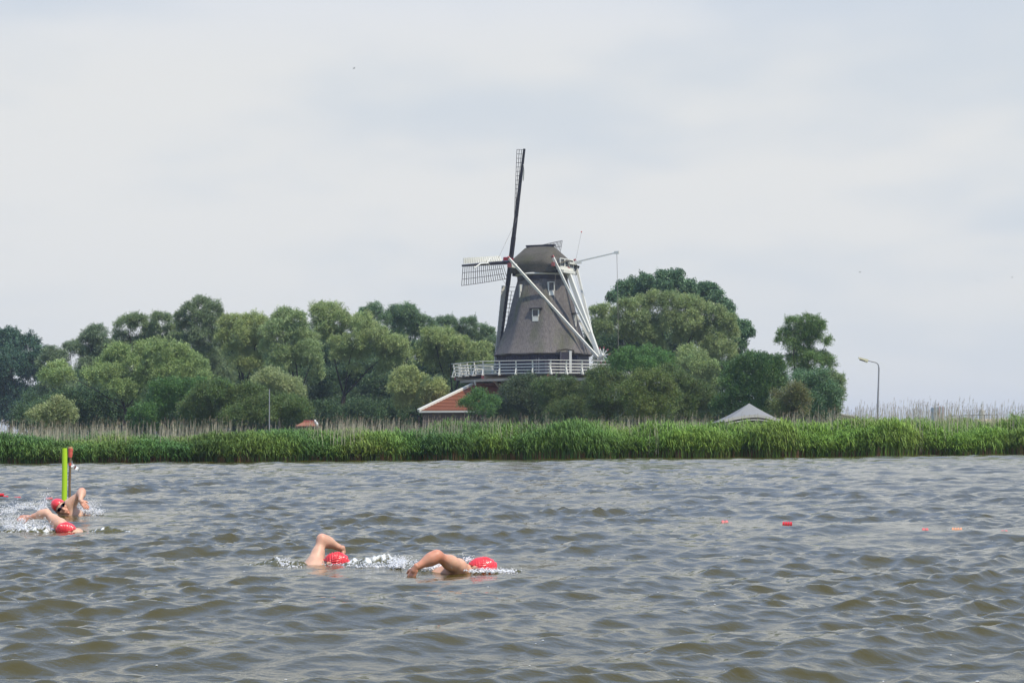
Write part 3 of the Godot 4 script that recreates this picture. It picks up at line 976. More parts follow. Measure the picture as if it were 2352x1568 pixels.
	plant("lone_tree", "lone tall tree with a thinning right side at the end of the belt", "tree", "lone tree", 182, [1824, 748, 20, 1850, 742, 21, 1870, 748, 21, 1880, 762, 20, 1850, 767, 26, 1819, 772, 18, 1800, 765, 11, 1819, 793, 21, 1844, 793, 26, 1865, 775, 24, 1850, 818, 26, 1865, 833, 24, 1837, 838, 24, 1821, 826, 14, 1790, 784, 9, 1891, 792, 10, 1904, 782, 7, 1888, 820, 16, 1904, 829, 12, 1914, 838, 9, 1896, 843, 12, 1850, 858, 22], 1808, behind)
	plant("tamarisk_bush", "soft feathery green bush under the lone tree", "bush", "tamarisk", 156, [1849, 878, 28, 1875, 876, 28, 1865, 900, 32, 1891, 903, 30, 1911, 911, 22, 1888, 929, 28, 1862, 929, 26, 1911, 934, 18, 1880, 955, 22], 1875, scrub)
	plant("willow_bush", "pale willow bush at the right end of the tree belt", "bush", "dull willow", 162, [1919, 878, 19, 1924, 894, 17, 1909, 870, 16, 1927, 906, 13, 1919, 917, 16, 1922, 938, 14], 1915, scrub)

# ---------------------------------------------------------------- windmill
const MD := 192.0
const NF := Vector3(-0.877, 0, -0.48)     # where the windshaft points: left and away
const NU := Vector3(-0.48, 0, 0.877)      # the side of the cap that is turned to us

func octo(r: float, y: float, turn: float) -> Array:
	var a := []
	for k in 8:
		var t := deg_to_rad(turn + 45.0 * k)
		a.append(Vector3(sin(t) * r, y, cos(t) * r))
	return a

var mill_prof := [[0.0, 4.92], [0.45, 4.68], [0.9, 4.46], [1.41, 4.23], [2.1, 3.94], [2.9, 3.66], [4.0, 3.36], [5.17, 3.08], [6.3, 2.78], [7.45, 2.46]]
const SKIRT := 8.98

func mill_radius(y: float) -> float:
	var h := y - SKIRT
	for i in mill_prof.size() - 1:
		if h <= mill_prof[i + 1][0]:
			return lerpf(mill_prof[i][1], mill_prof[i + 1][1], clampf((h - mill_prof[i][0]) / (mill_prof[i + 1][0] - mill_prof[i][0]), 0, 1))
	return 2.46

# place on a facet: k-th facet, sideways s, height y -> [point, sideways axis, up axis, outward axis]
func on_facet(k: int, s: float, y: float, turn := 1.0) -> Array:
	var t := deg_to_rad(turn + 45.0 * k + 22.5)
	var out := Vector3(sin(t), 0, cos(t))
	var side := Vector3(cos(t), 0, -sin(t))
	var c := cos(PI / 8)
	var p := out * mill_radius(y) * c + side * s + Vector3(0, y, 0)
	var q := out * mill_radius(y + 0.4) * c + side * s + Vector3(0, y + 0.4, 0)
	var up := (q - p).normalized()
	return [p, side, up, side.cross(up) * -1.0 if side.cross(up).dot(out) < 0 else side.cross(up)]

func make_mill() -> void:
	var white := mat("white_paint", lin(0.68, 0.67, 0.59), 0.5)
	var white_old := mat("weathered_white_paint", lin(0.50, 0.50, 0.46), 0.7)
	var tar := mat("tarred_wood", lin(0.022, 0.019, 0.027), 0.55)
	var red := mat("red_paint", lin(0.48, 0.018, 0.028), 0.5)
	var pale_red := mat("faded_red_paint", lin(0.34, 0.10, 0.09), 0.6)
	var boards := grain_mat("dark_boards", [lin(0.030, 0.027, 0.040), lin(0.055, 0.050, 0.066)], [0.2, 0.8], Vector3(3.0, 0.3, 3.0), 0.03, 0.7)
	var panel_grey := mat("grey_boards", lin(0.085, 0.08, 0.095), 0.7)
	var thatch := grain_mat("thatch", [lin(0.078, 0.070, 0.064), lin(0.158, 0.143, 0.132), lin(0.225, 0.206, 0.192)], [0.15, 0.55, 0.9], Vector3(0.45, 0.07, 0.45), 0.05, 0.95, 41, 5, 5.0)
	thatch.uv1_triplanar_sharpness = 1.0
	thatch.vertex_color_use_as_albedo = true
	var cap_thatch := grain_mat("cap_thatch", [lin(0.052, 0.048, 0.036), lin(0.116, 0.105, 0.084), lin(0.170, 0.154, 0.128)], [0.2, 0.55, 0.9], Vector3(0.6, 0.16, 0.6), 0.05, 0.95, 43, 5, 6.0)
	cap_thatch.vertex_color_use_as_albedo = true
	var brick := grain_mat("dark_brick", [lin(0.07, 0.04, 0.032), lin(0.12, 0.07, 0.055)], [0.3, 0.7], Vector3(2, 2, 2), 0.05, 0.9)
	var glass := mat("mill_glass", lin(0.035, 0.04, 0.05), 0.06)
	var o := at(1248, 990, MD)
	o.y = 0.75
	var mill := thing("windmill", "tall thatched smock windmill with a white gallery and lattice sails", "windmill", o)
	var b := MB.new()

	# brick foot
	b.sheet([octo(4.75, 0.0, 1), octo(4.5, 6.0, 1)], true)
	b = MB.new()
	var lo := octo(4.75, -0.4, 1.0)
	var hi := octo(4.45, 6.1, 1.0)
	for k in 8:
		b.quad(lo[k], lo[(k + 1) % 8], hi[(k + 1) % 8], hi[k])
	part("brick_base", b, brick, mill)
	var Y := -o.y          # world height to mill height

	# boarded storey between gallery and thatch, one panel to each side
	for k in 8:
		b = MB.new()
		var t0 := deg_to_rad(1.0 + 45.0 * k)
		var t1 := deg_to_rad(46.0 + 45.0 * k)
		for j in 12:
			var f0 := j / 12.0 + 0.004
			var f1 := (j + 1) / 12.0 - 0.004
			var pr := 4.56 + 0.012 * (j % 2)
			var e0 := Vector3(sin(t0), 0, cos(t0)) * pr
			var e1 := Vector3(sin(t1), 0, cos(t1)) * pr
			var a := e0.lerp(e1, f0)
			var c := e0.lerp(e1, f1)
			b.quad(a + Vector3(0, 6.9 + Y, 0), c + Vector3(0, 6.9 + Y, 0), c * 0.985 + Vector3(0, 9.25 + Y, 0), a * 0.985 + Vector3(0, 9.25 + Y, 0))
		part("wall_boards", b, panel_grey if k == 1 else boards, mill)

	# thatched body: eight hips with softened edges, underside of the skirt
	b = MB.new()
	var rows := []
	for i in range(36, -1, -1):
		var row := []
		var hh0 := 7.45 * pow(i / 36.0, 1.2)
		var pr := [hh0, mill_radius(SKIRT + hh0)]
		var c8 := octo(pr[1], SKIRT + pr[0] + Y, 1.0)
		for k in 8:
			for j in 12:
				var f := j / 12.0
				var p: Vector3 = c8[k].lerp(c8[(k + 1) % 8], f)
				# hips a little rounded
				var e := minf(f, 1.0 - f)
				if e < 0.10:
					var cut := (0.10 - e) / 0.10
					p *= Vector3(1.0 - 0.012 * cut * cut, 1, 1.0 - 0.012 * cut * cut)
				p.y += 0.035 * sin(f * 9.0 + k * 2.0) if i == 0 else 0.0
				row.append(p)
		row.reverse()
		rows.append(row)
	var under := []
	for q in rows[-1]:
		under.append(q * Vector3(0.95, 1, 0.95) + Vector3(0, -0.10, 0))
	rows.append(under)
	var inner := []
	for q in under:
		inner.append(q * Vector3(0.88, 1, 0.88) + Vector3(0, 0.25, 0))
	rows.append(inner)
	b.sheet(rows, true)
	weather(b, 0.5, 71)
	part("thatched_body", b, thatch, mill)

	# windows on the body
	for w in [[7, 0.48, 12.95, 0.56, 0.62, 0.40, true], [0, -0.28, 15.55, 0.52, 0.78, 0.38, false], [6, 0.62, 15.45, 0.16, 0.62, 0.5, false], [1, 0.1, 12.6, 0.16, 0.55, 0.5, true]]:
		var fr := on_facet(w[0], w[1], w[2])
		var c: Vector3 = fr[0] + Vector3(0, Y, 0)
		var sx: Vector3 = fr[1]
		var ou: Vector3 = Vector3(sx.z, 0, -sx.x)
		if ou.dot(c * Vector3(1, 0, 1)) < 0:
			ou = -ou
		var u := Vector3.UP
		c += ou * 0.02
		b = MB.new()
		var hw: float = w[3] * 0.5
		var hh: float = w[4] * 0.5
		for s in [-1.0, 1.0]:
			b.box(c + sx * s * (hw + 0.03), sx * 0.03, u * (hh + 0.06), ou * 0.20)
			b.box(c + u * s * (hh + 0.03), sx * hw, u * 0.03, ou * 0.19)
		var win := part("window", b, white, mill)
		b = MB.new()
		b.box(c + ou * 0.06, sx * hw, u * hh, ou * 0.02)
		part("pane", b, glass, win)
		b = MB.new()
		var pc: Vector3 = c - u * (hh + 0.09 + w[5] * 0.5)
		b.box(pc + ou * 0.04, sx * (hw + 0.02), u * w[5] * 0.5, ou * 0.17)
		part("apron", b, white, win)
		if w[6]:
			b = MB.new()
			b.box(c + u * (hh + 0.14) + ou * 0.08, sx * (hw + 0.36), u * 0.035, ou * 0.22)
			part("drip_board", b, tar, win)

	# door in its notch under the thatch
	var dr := on_facet(0, 0.25, 8.9)
	var dp: Vector3 = dr[0] + Vector3(0, Y, 0)
	var ds: Vector3 = dr[1]
	var dn := Vector3(sin(deg_to_rad(23.5)), 0, cos(deg_to_rad(23.5)))
	dp += dn * -0.05
	b = MB.new()
	b.box(dp + Vector3(0, -0.9, 0) + dn * 0.06, ds * 0.42, Vector3(0, 1.12, 0), dn * 0.1)
	var door := part("door", b, tar, mill)
	b = MB.new()
	b.box(dp + Vector3(0, -0.75, 0) + ds * 0.52 + dn * 0.1, ds * 0.13, Vector3(0, 1.28, 0), dn * 0.12)
	part("door_post", b, white_old, door)
	b = MB.new()
	b.box(dp + Vector3(0, -0.9, 0) - ds * 0.50 + dn * 0.1, ds * 0.05, Vector3(0, 1.2, 0), dn * 0.12)
	part("door_post", b, panel_grey, door)
	b = MB.new()
	b.tube([dp + Vector3(0, 0.36, 0) - ds * 0.9 + dn * 0.1, dp + Vector3(0, 0.52, 0) + dn * 0.22, dp + Vector3(0, 0.40, 0) + ds * 0.86 + dn * 0.14, dp + Vector3(0, 0.1, 0) + ds * 0.95 + dn * 0.14], [0.07, 0.1, 0.1, 0.1], 8)
	part("thatch_roll", b, cap_thatch, door)
	b = MB.new()
	b.box(dp + Vector3(0, -0.9, 0) - ds * 0.22 + dn * 0.175, ds * 0.16, Vector3(0, 0.9, 0), dn * 0.015)
	part("door_leaf", b, boards, door)

	# dark drum under the cap
	b = MB.new()
	var r0 := []
	var r1 := []
	for j in 32:
		var t := -TAU * j / 32
		r0.append(Vector3(sin(t) * 2.50, 16.78 + Y, cos(t) * 2.50))
		r1.append(Vector3(sin(t) * 2.47, 16.30 + Y, cos(t) * 2.47))
	b.sheet([r0, r1], true)
	part("dark_band", b, tar, mill)
	b = MB.new()
	var r2 := []
	for q in [[2.3, 16.93], [2.66, 16.93], [2.66, 16.74], [2.3, 16.70]]:
		var row := []
		for j in 32:
			var t := -TAU * j / 32
			row.append(Vector3(sin(t) * q[0], q[1] + Y, cos(t) * q[0]))
		r2.append(row)
	b.sheet(r2, true)
	part("curb_ring", b, white_old, mill)

	make_gallery(mill, Y)
	make_cap(mill, Y)
	make_sails(mill, Y)

# uneven ageing of the thatch: paler and darker runs, greener where moss grows
func weather(b: MB, freq: float, sd: int) -> void:
	var n := noise(freq, 4, FastNoiseLite.TYPE_SIMPLEX_SMOOTH, sd)
	b.colored = true
	for i in b.v.size():
		var p := b.v[i] * Vector3(1, 0.35, 1)
		var k := 1.0 + n.get_noise_3dv(p) * 0.42
		var moss := clampf(n.get_noise_3dv(p + Vector3(40, 0, 0)) * 0.5, 0.0, 0.3)
		b.c[i] = Color(k * (1.0 - moss * 0.4), k, k * (1.0 - moss))

func make_gallery(mill: Node3D, Y: float) -> void:
	var R := 8.65
	var deck_y := 6.97 + Y
	var b := MB.new()
	var outer := octo(R, deck_y, 2.5)
	var inner := octo(4.4, deck_y, 2.5)
	for k in 8:
		var k1 := (k + 1) % 8
		b.quad(outer[k], outer[k1], inner[k1], inner[k])
		var dn := Vector3(0, -0.10, 0)
		b.quad(outer[k] + dn, inner[k] + dn, inner[k1] + dn, outer[k1] + dn)
		b.quad(outer[k] + dn, outer[k1] + dn, outer[k1], outer[k])
	var deck := part("gallery_deck", b, M.boards_deck, mill)
	for k in 8:
		var k1 := (k + 1) % 8
		var A: Vector3 = outer[k]
		var B: Vector3 = outer[k1]
		var out := ((A + B) * 0.5 * Vector3(1, 0, 1)).normalized()
		# rails
		for q in [[0.06, 0.02, 0.09, 0.05], [0.34, 0.07, 0.09, 0.05], [0.62, 0.12, 0.09, 0.05], [0.90, 0.18, 0.10, 0.05], [1.22, 0.25, 0.06, 0.16]]:
			b = MB.new()
			var lift := Vector3(0, q[0], 0)
			var sc: float = (R + q[1] / 0.9239) / R
			b.beam(Vector3(A.x * sc, A.y, A.z * sc) + lift, Vector3(B.x * sc, B.y, B.z * sc) + lift, q[3], q[2])
			part("rail", b, M.white_paint, mill)
		for j in 4:
			var p := A.lerp(B, j / 4.0 + 0.02)
			b = MB.new()
			b.beam(p + Vector3(0, -0.12, 0) - out * 0.03, p + Vector3(0, 1.22, 0) + out * 0.22, 0.11, 0.11, out)
			b.beam(p - out * -0.38 + Vector3(0, -0.14, 0), p + Vector3(0, 0.55, 0) + out * 0.14, 0.09, 0.09, out)
			b.beam(p + out * -0.4 + Vector3(0, -0.06, 0), p + out * 0.45 + Vector3(0, -0.06, 0), 0.12, 0.12)
			part("rail_post", b, M.white_paint, mill)
		# beams below the deck and their struts
		var e := A * Vector3(1, 0, 1)
		var en := e.normalized()
		b = MB.new()
		b.beam(en * 4.2 + Vector3(0, deck_y - 0.26, 0), en * (R - 0.1) + Vector3(0, deck_y - 0.26, 0), 0.24, 0.28)
		var bm := part("deck_beam", b, M.weathered_white_paint, mill)
		b = MB.new()
		b.beam(en * (R - 0.1) + Vector3(0, deck_y - 0.26, 0), en * (R + 0.06) + Vector3(0, deck_y - 0.26, 0), 0.26, 0.30)
		part("beam_end", b, M.faded_red_paint, bm)
		b = MB.new()
		b.beam(en * 4.5 + Vector3(0, deck_y - 2.6, 0), en * 7.3 + Vector3(0, deck_y - 0.4, 0), 0.17, 0.17)
		part("strut", b, M.weathered_white_paint, mill)
		b = MB.new()
		b.beam(A * Vector3(0.93, 0, 0.93) + Vector3(0, deck_y - 0.52, 0), B * Vector3(0.93, 0, 0.93) + Vector3(0, deck_y - 0.52, 0), 0.2, 0.26)
		part("ring_beam", b, M.weathered_white_paint, mill)

func make_cap(mill: Node3D, Y: float) -> void:
	var C := func(a: float, y: float, u: float) -> Vector3: return NF * a + NU * u + Vector3(0, y + Y, 0)
	# thatched shell, from front to rear: [along, half width, bottom, top]
	var st := [[2.75, 1.55, 17.05, 18.1], [2.55, 1.95, 16.98, 18.75], [2.2, 2.25, 16.93, 19.28], [1.7, 2.45, 16.92, 19.66], [1.0, 2.58, 16.92, 19.74], [0.2, 2.64, 16.92, 19.72], [-0.6, 2.60, 16.92, 19.70], [-1.2, 2.5, 16.93, 19.64], [-1.6, 2.42, 16.94, 19.30], [-2.1, 2.32, 16.96, 18.86], [-2.6, 2.22, 17.0, 18.42], [-3.05, 2.1, 17.05, 18.12]]
	var b := MB.new()
	var rows := []
	for s in st:
		var row := []
		for j in 25:
			var t := PI * j / 24.0
			var cx := cos(t)
			var sx := sin(t)
			# upright below, then a nearly straight slope to the ridge
			var k := 1.0 - absf(t / PI * 2.0 - 1.0)
			var w: float = s[1] * signf(cx) * (lerpf(1.0, 1.03, k / 0.36) if k < 0.36 else lerpf(1.03, 0.80, (k - 0.36) / 0.22) if k < 0.58 else lerpf(0.80, 0.09, (k - 0.58) / 0.40) if k < 0.98 else 0.0)
			var y: float = s[2] + (s[3] - s[2]) * (lerpf(0.0, 0.40, k / 0.36) if k < 0.36 else lerpf(0.40, 0.66, (k - 0.36) / 0.22) if k < 0.58 else lerpf(0.66, 1.0, (k - 0.58) / 0.40) if k < 0.98 else 1.0)
			if s[0] < -2.0:
				# the sides stop at the rear wall, the roof runs on over it
				y = maxf(y, lerpf(s[2], 17.75, smoothstep(-2.55, -3.05, s[0])))
			row.append(C.call(s[0], y, w))
		rows.append(row)
	b.sheet(rows)
	weather(b, 0.9, 72)
	var cap := part("cap", b, M.cap_thatch, mill)
	# rear wall with its window row, front wall
	b = MB.new()
	b.box(C.call(-2.72, 17.5, 0), NF * 0.06, Vector3(0, 0.62, 0), NU * 1.95)
	part("rear_wall", b, M.boards_deck, cap)
	b = MB.new()
	b.box(C.call(2.45, 17.5, 0), NF * 0.06, Vector3(0, 0.75, 0), NU * 1.6)
	part("front_wall", b, M.dark_boards, cap)
	for i in 3:
		var u := 1.30 - i * 0.95
		b = MB.new()
		for s in [-1.0, 1.0]:
			b.box(C.call(-2.84, 17.85, u + s * 0.42), NF * 0.06, Vector3(0, 0.42, 0), NU * 0.05)
			b.box(C.call(-2.84, 17.85 + s * 0.39, u), NF * 0.06, Vector3(0, 0.05, 0), NU * 0.37)
		var win := part("window", b, M.white_paint, cap)
		b = MB.new()
		b.box(C.call(-2.82, 17.85, u), NF * 0.02, Vector3(0, 0.34, 0), NU * 0.37)
		part("pane", b, M.mill_glass, win)
	b = MB.new()
	b.box(C.call(-2.85, 17.28, 0.6), NF * 0.10, Vector3(0, 0.13, 0), NU * 1.7)
	b.box(C.call(-3.0, 17.0, 0.3), NF * 0.16, Vector3(0, 0.14, 0), NU * 1.3)
	part("sill_boards", b, M.white_paint, cap)
	# ridge boards
	b = MB.new()
	b.beam(C.call(1.72, 19.76, 0.0), C.call(-1.32, 19.72, 0), 0.5, 0.16)
	b.beam(C.call(1.60, 19.66, 0.3), C.call(-1.25, 19.62, 0.3), 0.08, 0.22)
	part("ridge_board", b, M.tarred_wood, cap)
	# cross beams with red ends, tail pole and braces
	for q in [[1.6, 17.62, 3.72, 0.34, 0.40], [-2.5, 17.62, 2.42, 0.26, 0.34]]:
		b = MB.new()
		b.beam(C.call(q[0], q[1], -q[2]), C.call(q[0], q[1], q[2]), q[3], q[4])
		var cb := part("cross_beam", b, M.white_paint, cap)
		for s in [-1.0, 1.0]:
			b = MB.new()
			b.beam(C.call(q[0], q[1], s * q[2]), C.call(q[0], q[1], s * (q[2] + 0.22)), q[3] + 0.02, q[4] + 0.02)
			part("beam_end", b, M.faded_red_paint, cb)
	var foot: Vector3 = C.call(-6.25, 8.45, 0.05)
	var head: Vector3 = C.call(-2.75, 17.25, 0.0)
	b = MB.new()
	b.beam(head, foot, 0.32, 0.38, NF)
	part("tail_pole", b, M.white_paint, mill)
	b = MB.new()
	b.beam(head - (foot - head).normalized() * 0.05, head - (foot - head).normalized() * 0.26, 0.44, 0.48, NF)
	part("tail_pole_head", b, M.faded_red_paint, mill)
	var tl := func(f: float, u: float) -> Vector3: return head.lerp(foot, f) + NU * u
	for q in [[1.6, 18.28, 3.95, 0.975, 0.33], [1.6, 18.28, -3.95, 0.975, -0.33], [-2.5, 18.28, 2.55, 0.70, 0.30], [-2.5, 18.28, -2.15, 0.70, -0.30]]:
		var a: Vector3 = C.call(q[0], q[1], q[2])
		var e: Vector3 = tl.call(q[3], q[4])
		b = MB.new()
		b.beam(a, e, 0.17, 0.22, NF)
		var br := part("brace", b, M.white_paint, mill)
		b = MB.new()
		var dn := (e - a).normalized()
		b.beam(a - dn * 0.18, a + dn * 0.02, 0.19, 0.24, NF)
		part("brace_end", b, M.faded_red_paint, br)
	# brake lever with its rope, thin rod with a red tip
	var la: Vector3 = C.call(-2.9, 18.0, -0.9)
	var le: Vector3 = C.call(-7.65, 18.76, -0.9)
	b = MB.new()
	b.beam(la, le, 0.11, 0.13, Vector3.UP, 0.8)
	b.box(le, NF * 0.25, Vector3(0, 0.13, 0), NU * 0.08)
	part("brake_lever", b, M.white_paint, mill)
	b = MB.new()
	b.box(C.call(-3.0, 17.9, -0.5), NF * 0.12, Vector3(0, 0.10, 0), NU * 0.7)
	b.box(C.call(-3.3, 17.95, -0.9), NF * 0.5, Vector3(0, 0.09, 0), NU * 0.08)
	part("lever_bracket", b, M.white_paint, mill)
	b = MB.new()
	b.tube([le, le.lerp(Vector3(le.x, 9.4 + Y, le.z), 0.5) + Vector3(0.08, 0, 0), Vector3(le.x + 0.1, 9.4 + Y, le.z)], [0.022, 0.022, 0.022], 5)
	part("brake_rope", b, M.rope, mill)
	var ra: Vector3 = C.call(-3.1, 18.0, -1.0)
	var re: Vector3 = ra + Vector3(0.62, 3.0, 0)
	b = MB.new()
	b.tube([ra, re], [0.022, 0.016], 6)
	var rod := part("thin_rod", b, M.weathered_white_paint, mill)
	b = MB.new()
	b.ball(re, Vector3.ONE * 0.07, 8, 6)
	part("rod_tip", b, M.red_paint, rod)
	# ropes hanging along the tail
	b = MB.new()
	b.tube([C.call(-3.0, 17.3, -0.9), tl.call(0.55, -0.5)], [0.016, 0.016], 5)
	b.tube([C.call(-2.6, 17.2, 2.2), C.call(-2.9, 9.3, 3.6)], [0.014, 0.014], 5)
	part("hanging_rope", b, M.rope, mill)
	# winding wheel at the foot of the tail pole
	var hub: Vector3 = tl.call(0.955, 0.0) - NF * 0.42
	b = MB.new()
	b.tube([hub - NU * 0.35, hub + NU * 0.35], [0.17, 0.17], 10)
	var wheel := part("winding_wheel", b, M.white_paint, mill)
	for k in 10:
		var t := TAU * k / 10.0 + 0.1
		var dir := -NF * cos(t) + Vector3.UP * sin(t)
		b = MB.new()
		b.beam(hub + dir * 0.12, hub + dir * 0.66, 0.10, 0.09, NU)
		part("spoke", b, M.white_paint, wheel)
		b = MB.new()
		b.beam(hub + dir * 0.66, hub + dir * 0.82, 0.11, 0.10, NU)
		part("spoke_tip", b, M.faded_red_paint, wheel)

func make_sails(mill: Node3D, Y: float) -> void:
	var tilt := deg_to_rad(11.0)
	var roll := deg_to_rad(6.4)
	# the windshaft rises to the front; the wheel of sails leans back with it
	var ahead := Vector3(-0.91, 0, -0.415)
	var near := Vector3(-0.415, 0, 0.91)
	var nf := (ahead * cos(tilt) + Vector3.UP * sin(tilt)).normalized()
	var up0 := (Vector3.UP * cos(tilt) - ahead * sin(tilt)).normalized()
	var upv := (up0 * cos(roll) + near * sin(roll)).normalized()
	var side := (near * cos(roll) - up0 * sin(roll)).normalized()
	var hub := at(1180, 597, MD) - mill.position
	hub = Vector3(-2.87, 18.30 + Y, 0) + Vector3(0, 0, -1.45)
	var b := MB.new()
	b.tube([hub - nf * 1.3, hub + nf * 0.1], [0.34, 0.36], 12)
	part("windshaft", b, M.tarred_wood, mill)
	b = MB.new()
	b.box(hub + nf * 0.30, nf * 0.66, upv * 0.33, side * 0.36)
	part("shaft_head", b, M.red_paint, mill)
	# four arms: upper, near, lower, far; the lattice trails behind each
	var arms := [[upv, side, 0.16], [side, -upv, -0.16], [-upv, -side, 0.16], [-side, upv, -0.16]]
	for i in 4:
		var e: Vector3 = arms[i][0]
		var tr: Vector3 = arms[i][1]
		var o: Vector3 = hub + nf * (0.12 + arms[i][2])
		var L := 11.1
		b = MB.new()
		b.beam(o - e * 0.2, o + e * 2.4, 0.34, 0.36, nf)
		b.beam(o + e * 2.4, o + e * 7.0, 0.30, 0.33, nf, 0.8)
		b.beam(o + e * 7.0, o + e * L, 0.235, 0.26, nf, 0.7)
		var sail := part("sail", b, M.tarred_wood, mill)
		var n := 21
		var tips := []
		for k in n:
			var f := k / float(n - 1)
			var r := lerpf(2.55, L - 0.1, f)
			var wd := deg_to_rad(lerpf(-27.0, -3.0, pow(f, 0.8)))
			var dir := (tr * cos(wd) + nf * sin(wd)).normalized()
			var len := lerpf(1.62, 1.88, f)
			tips.append([o + e * r, dir, len])
			b = MB.new()
			b.beam(o + e * r - dir * 0.1, o + e * r + dir * len, 0.042, 0.042, e)
			part("sail_bar", b, M.sail_lath, sail)
		for q in [0.36, 0.68, 1.0]:
			for k in n - 1:
				if q < 1.0 and k == 0:
					continue
				b = MB.new()
				var p0: Vector3 = tips[k][0] + tips[k][1] * tips[k][2] * q
				var p1: Vector3 = tips[k + 1][0] + tips[k + 1][1] * tips[k + 1][2] * q
				b.beam(p0, p1, 0.04, 0.04, nf)
				part("sail_lath", b, M.sail_lath, sail)
		# boards along the leading edge
		if i != 0:
			var m: Material = M.white_paint
			for k in 17:
				var r := lerpf(2.45, L - 0.15, k / 17.0)
				var r2 := lerpf(2.45, L - 0.15, (k + 1) / 17.0) + 0.05
				var wd := deg_to_rad(lerpf(-30.0, -8.0, k / 17.0))
				var dir := (-tr * cos(wd) + nf * -sin(wd)).normalized()
				b = MB.new()
				var q0 := o + e * (r + r2) * 0.5 + dir * 0.44
				var tw := dir.cross(e).normalized()
				b.box(q0 + tw * 0.02, e * (r2 - r) * 0.5 + tw * 0.03, dir * 0.27, tw * 0.018)
				part("wind_board", b, m, sail)
		if i == 1:
			# rolled cloth tied along the near arm
			b = MB.new()
			b.tube([o + e * 9.2 - nf * 0.25 + Vector3(0, -0.25, 0), o + e * 7.9 - nf * 0.28 + Vector3(0, 0.12, 0), o + e * 6.2 - nf * 0.26 + Vector3(0, 0.12, 0), o + e * 5.9 - nf * 0.24 + Vector3(0, -0.15, 0)], [0.06, 0.07, 0.07, 0.06], 7)
			b.tube([o + e * 6.6 - nf * 0.25, o + e * 5.6 + Vector3(0, 0.55, 0) - nf * 0.2], [0.05, 0.05], 6)
			part("rolled_sailcloth", b, M.white_paint, sail)
		if i == 0:
			b = MB.new()
			b.tube([o + e * 9.6 - nf * 0.2 + tr * 0.2, o + e * 8.9 - nf * 0.24, o + e * 8.0 - nf * 0.24 - tr * 0.14], [0.05, 0.06, 0.05], 6)
			part("rolled_sailcloth", b, M.white_paint, sail)
	b = MB.new()
	b.tube([hub + upv * 4.6 + side * 0.1, hub + side * 3.4 + nf * 0.2], [0.014, 0.014], 5)
	b.tube([hub + side * 3.2 - upv * 1.0, hub - upv * 2.8], [0.014, 0.014], 5)
	part("sail_stay", b, M.rope, mill)

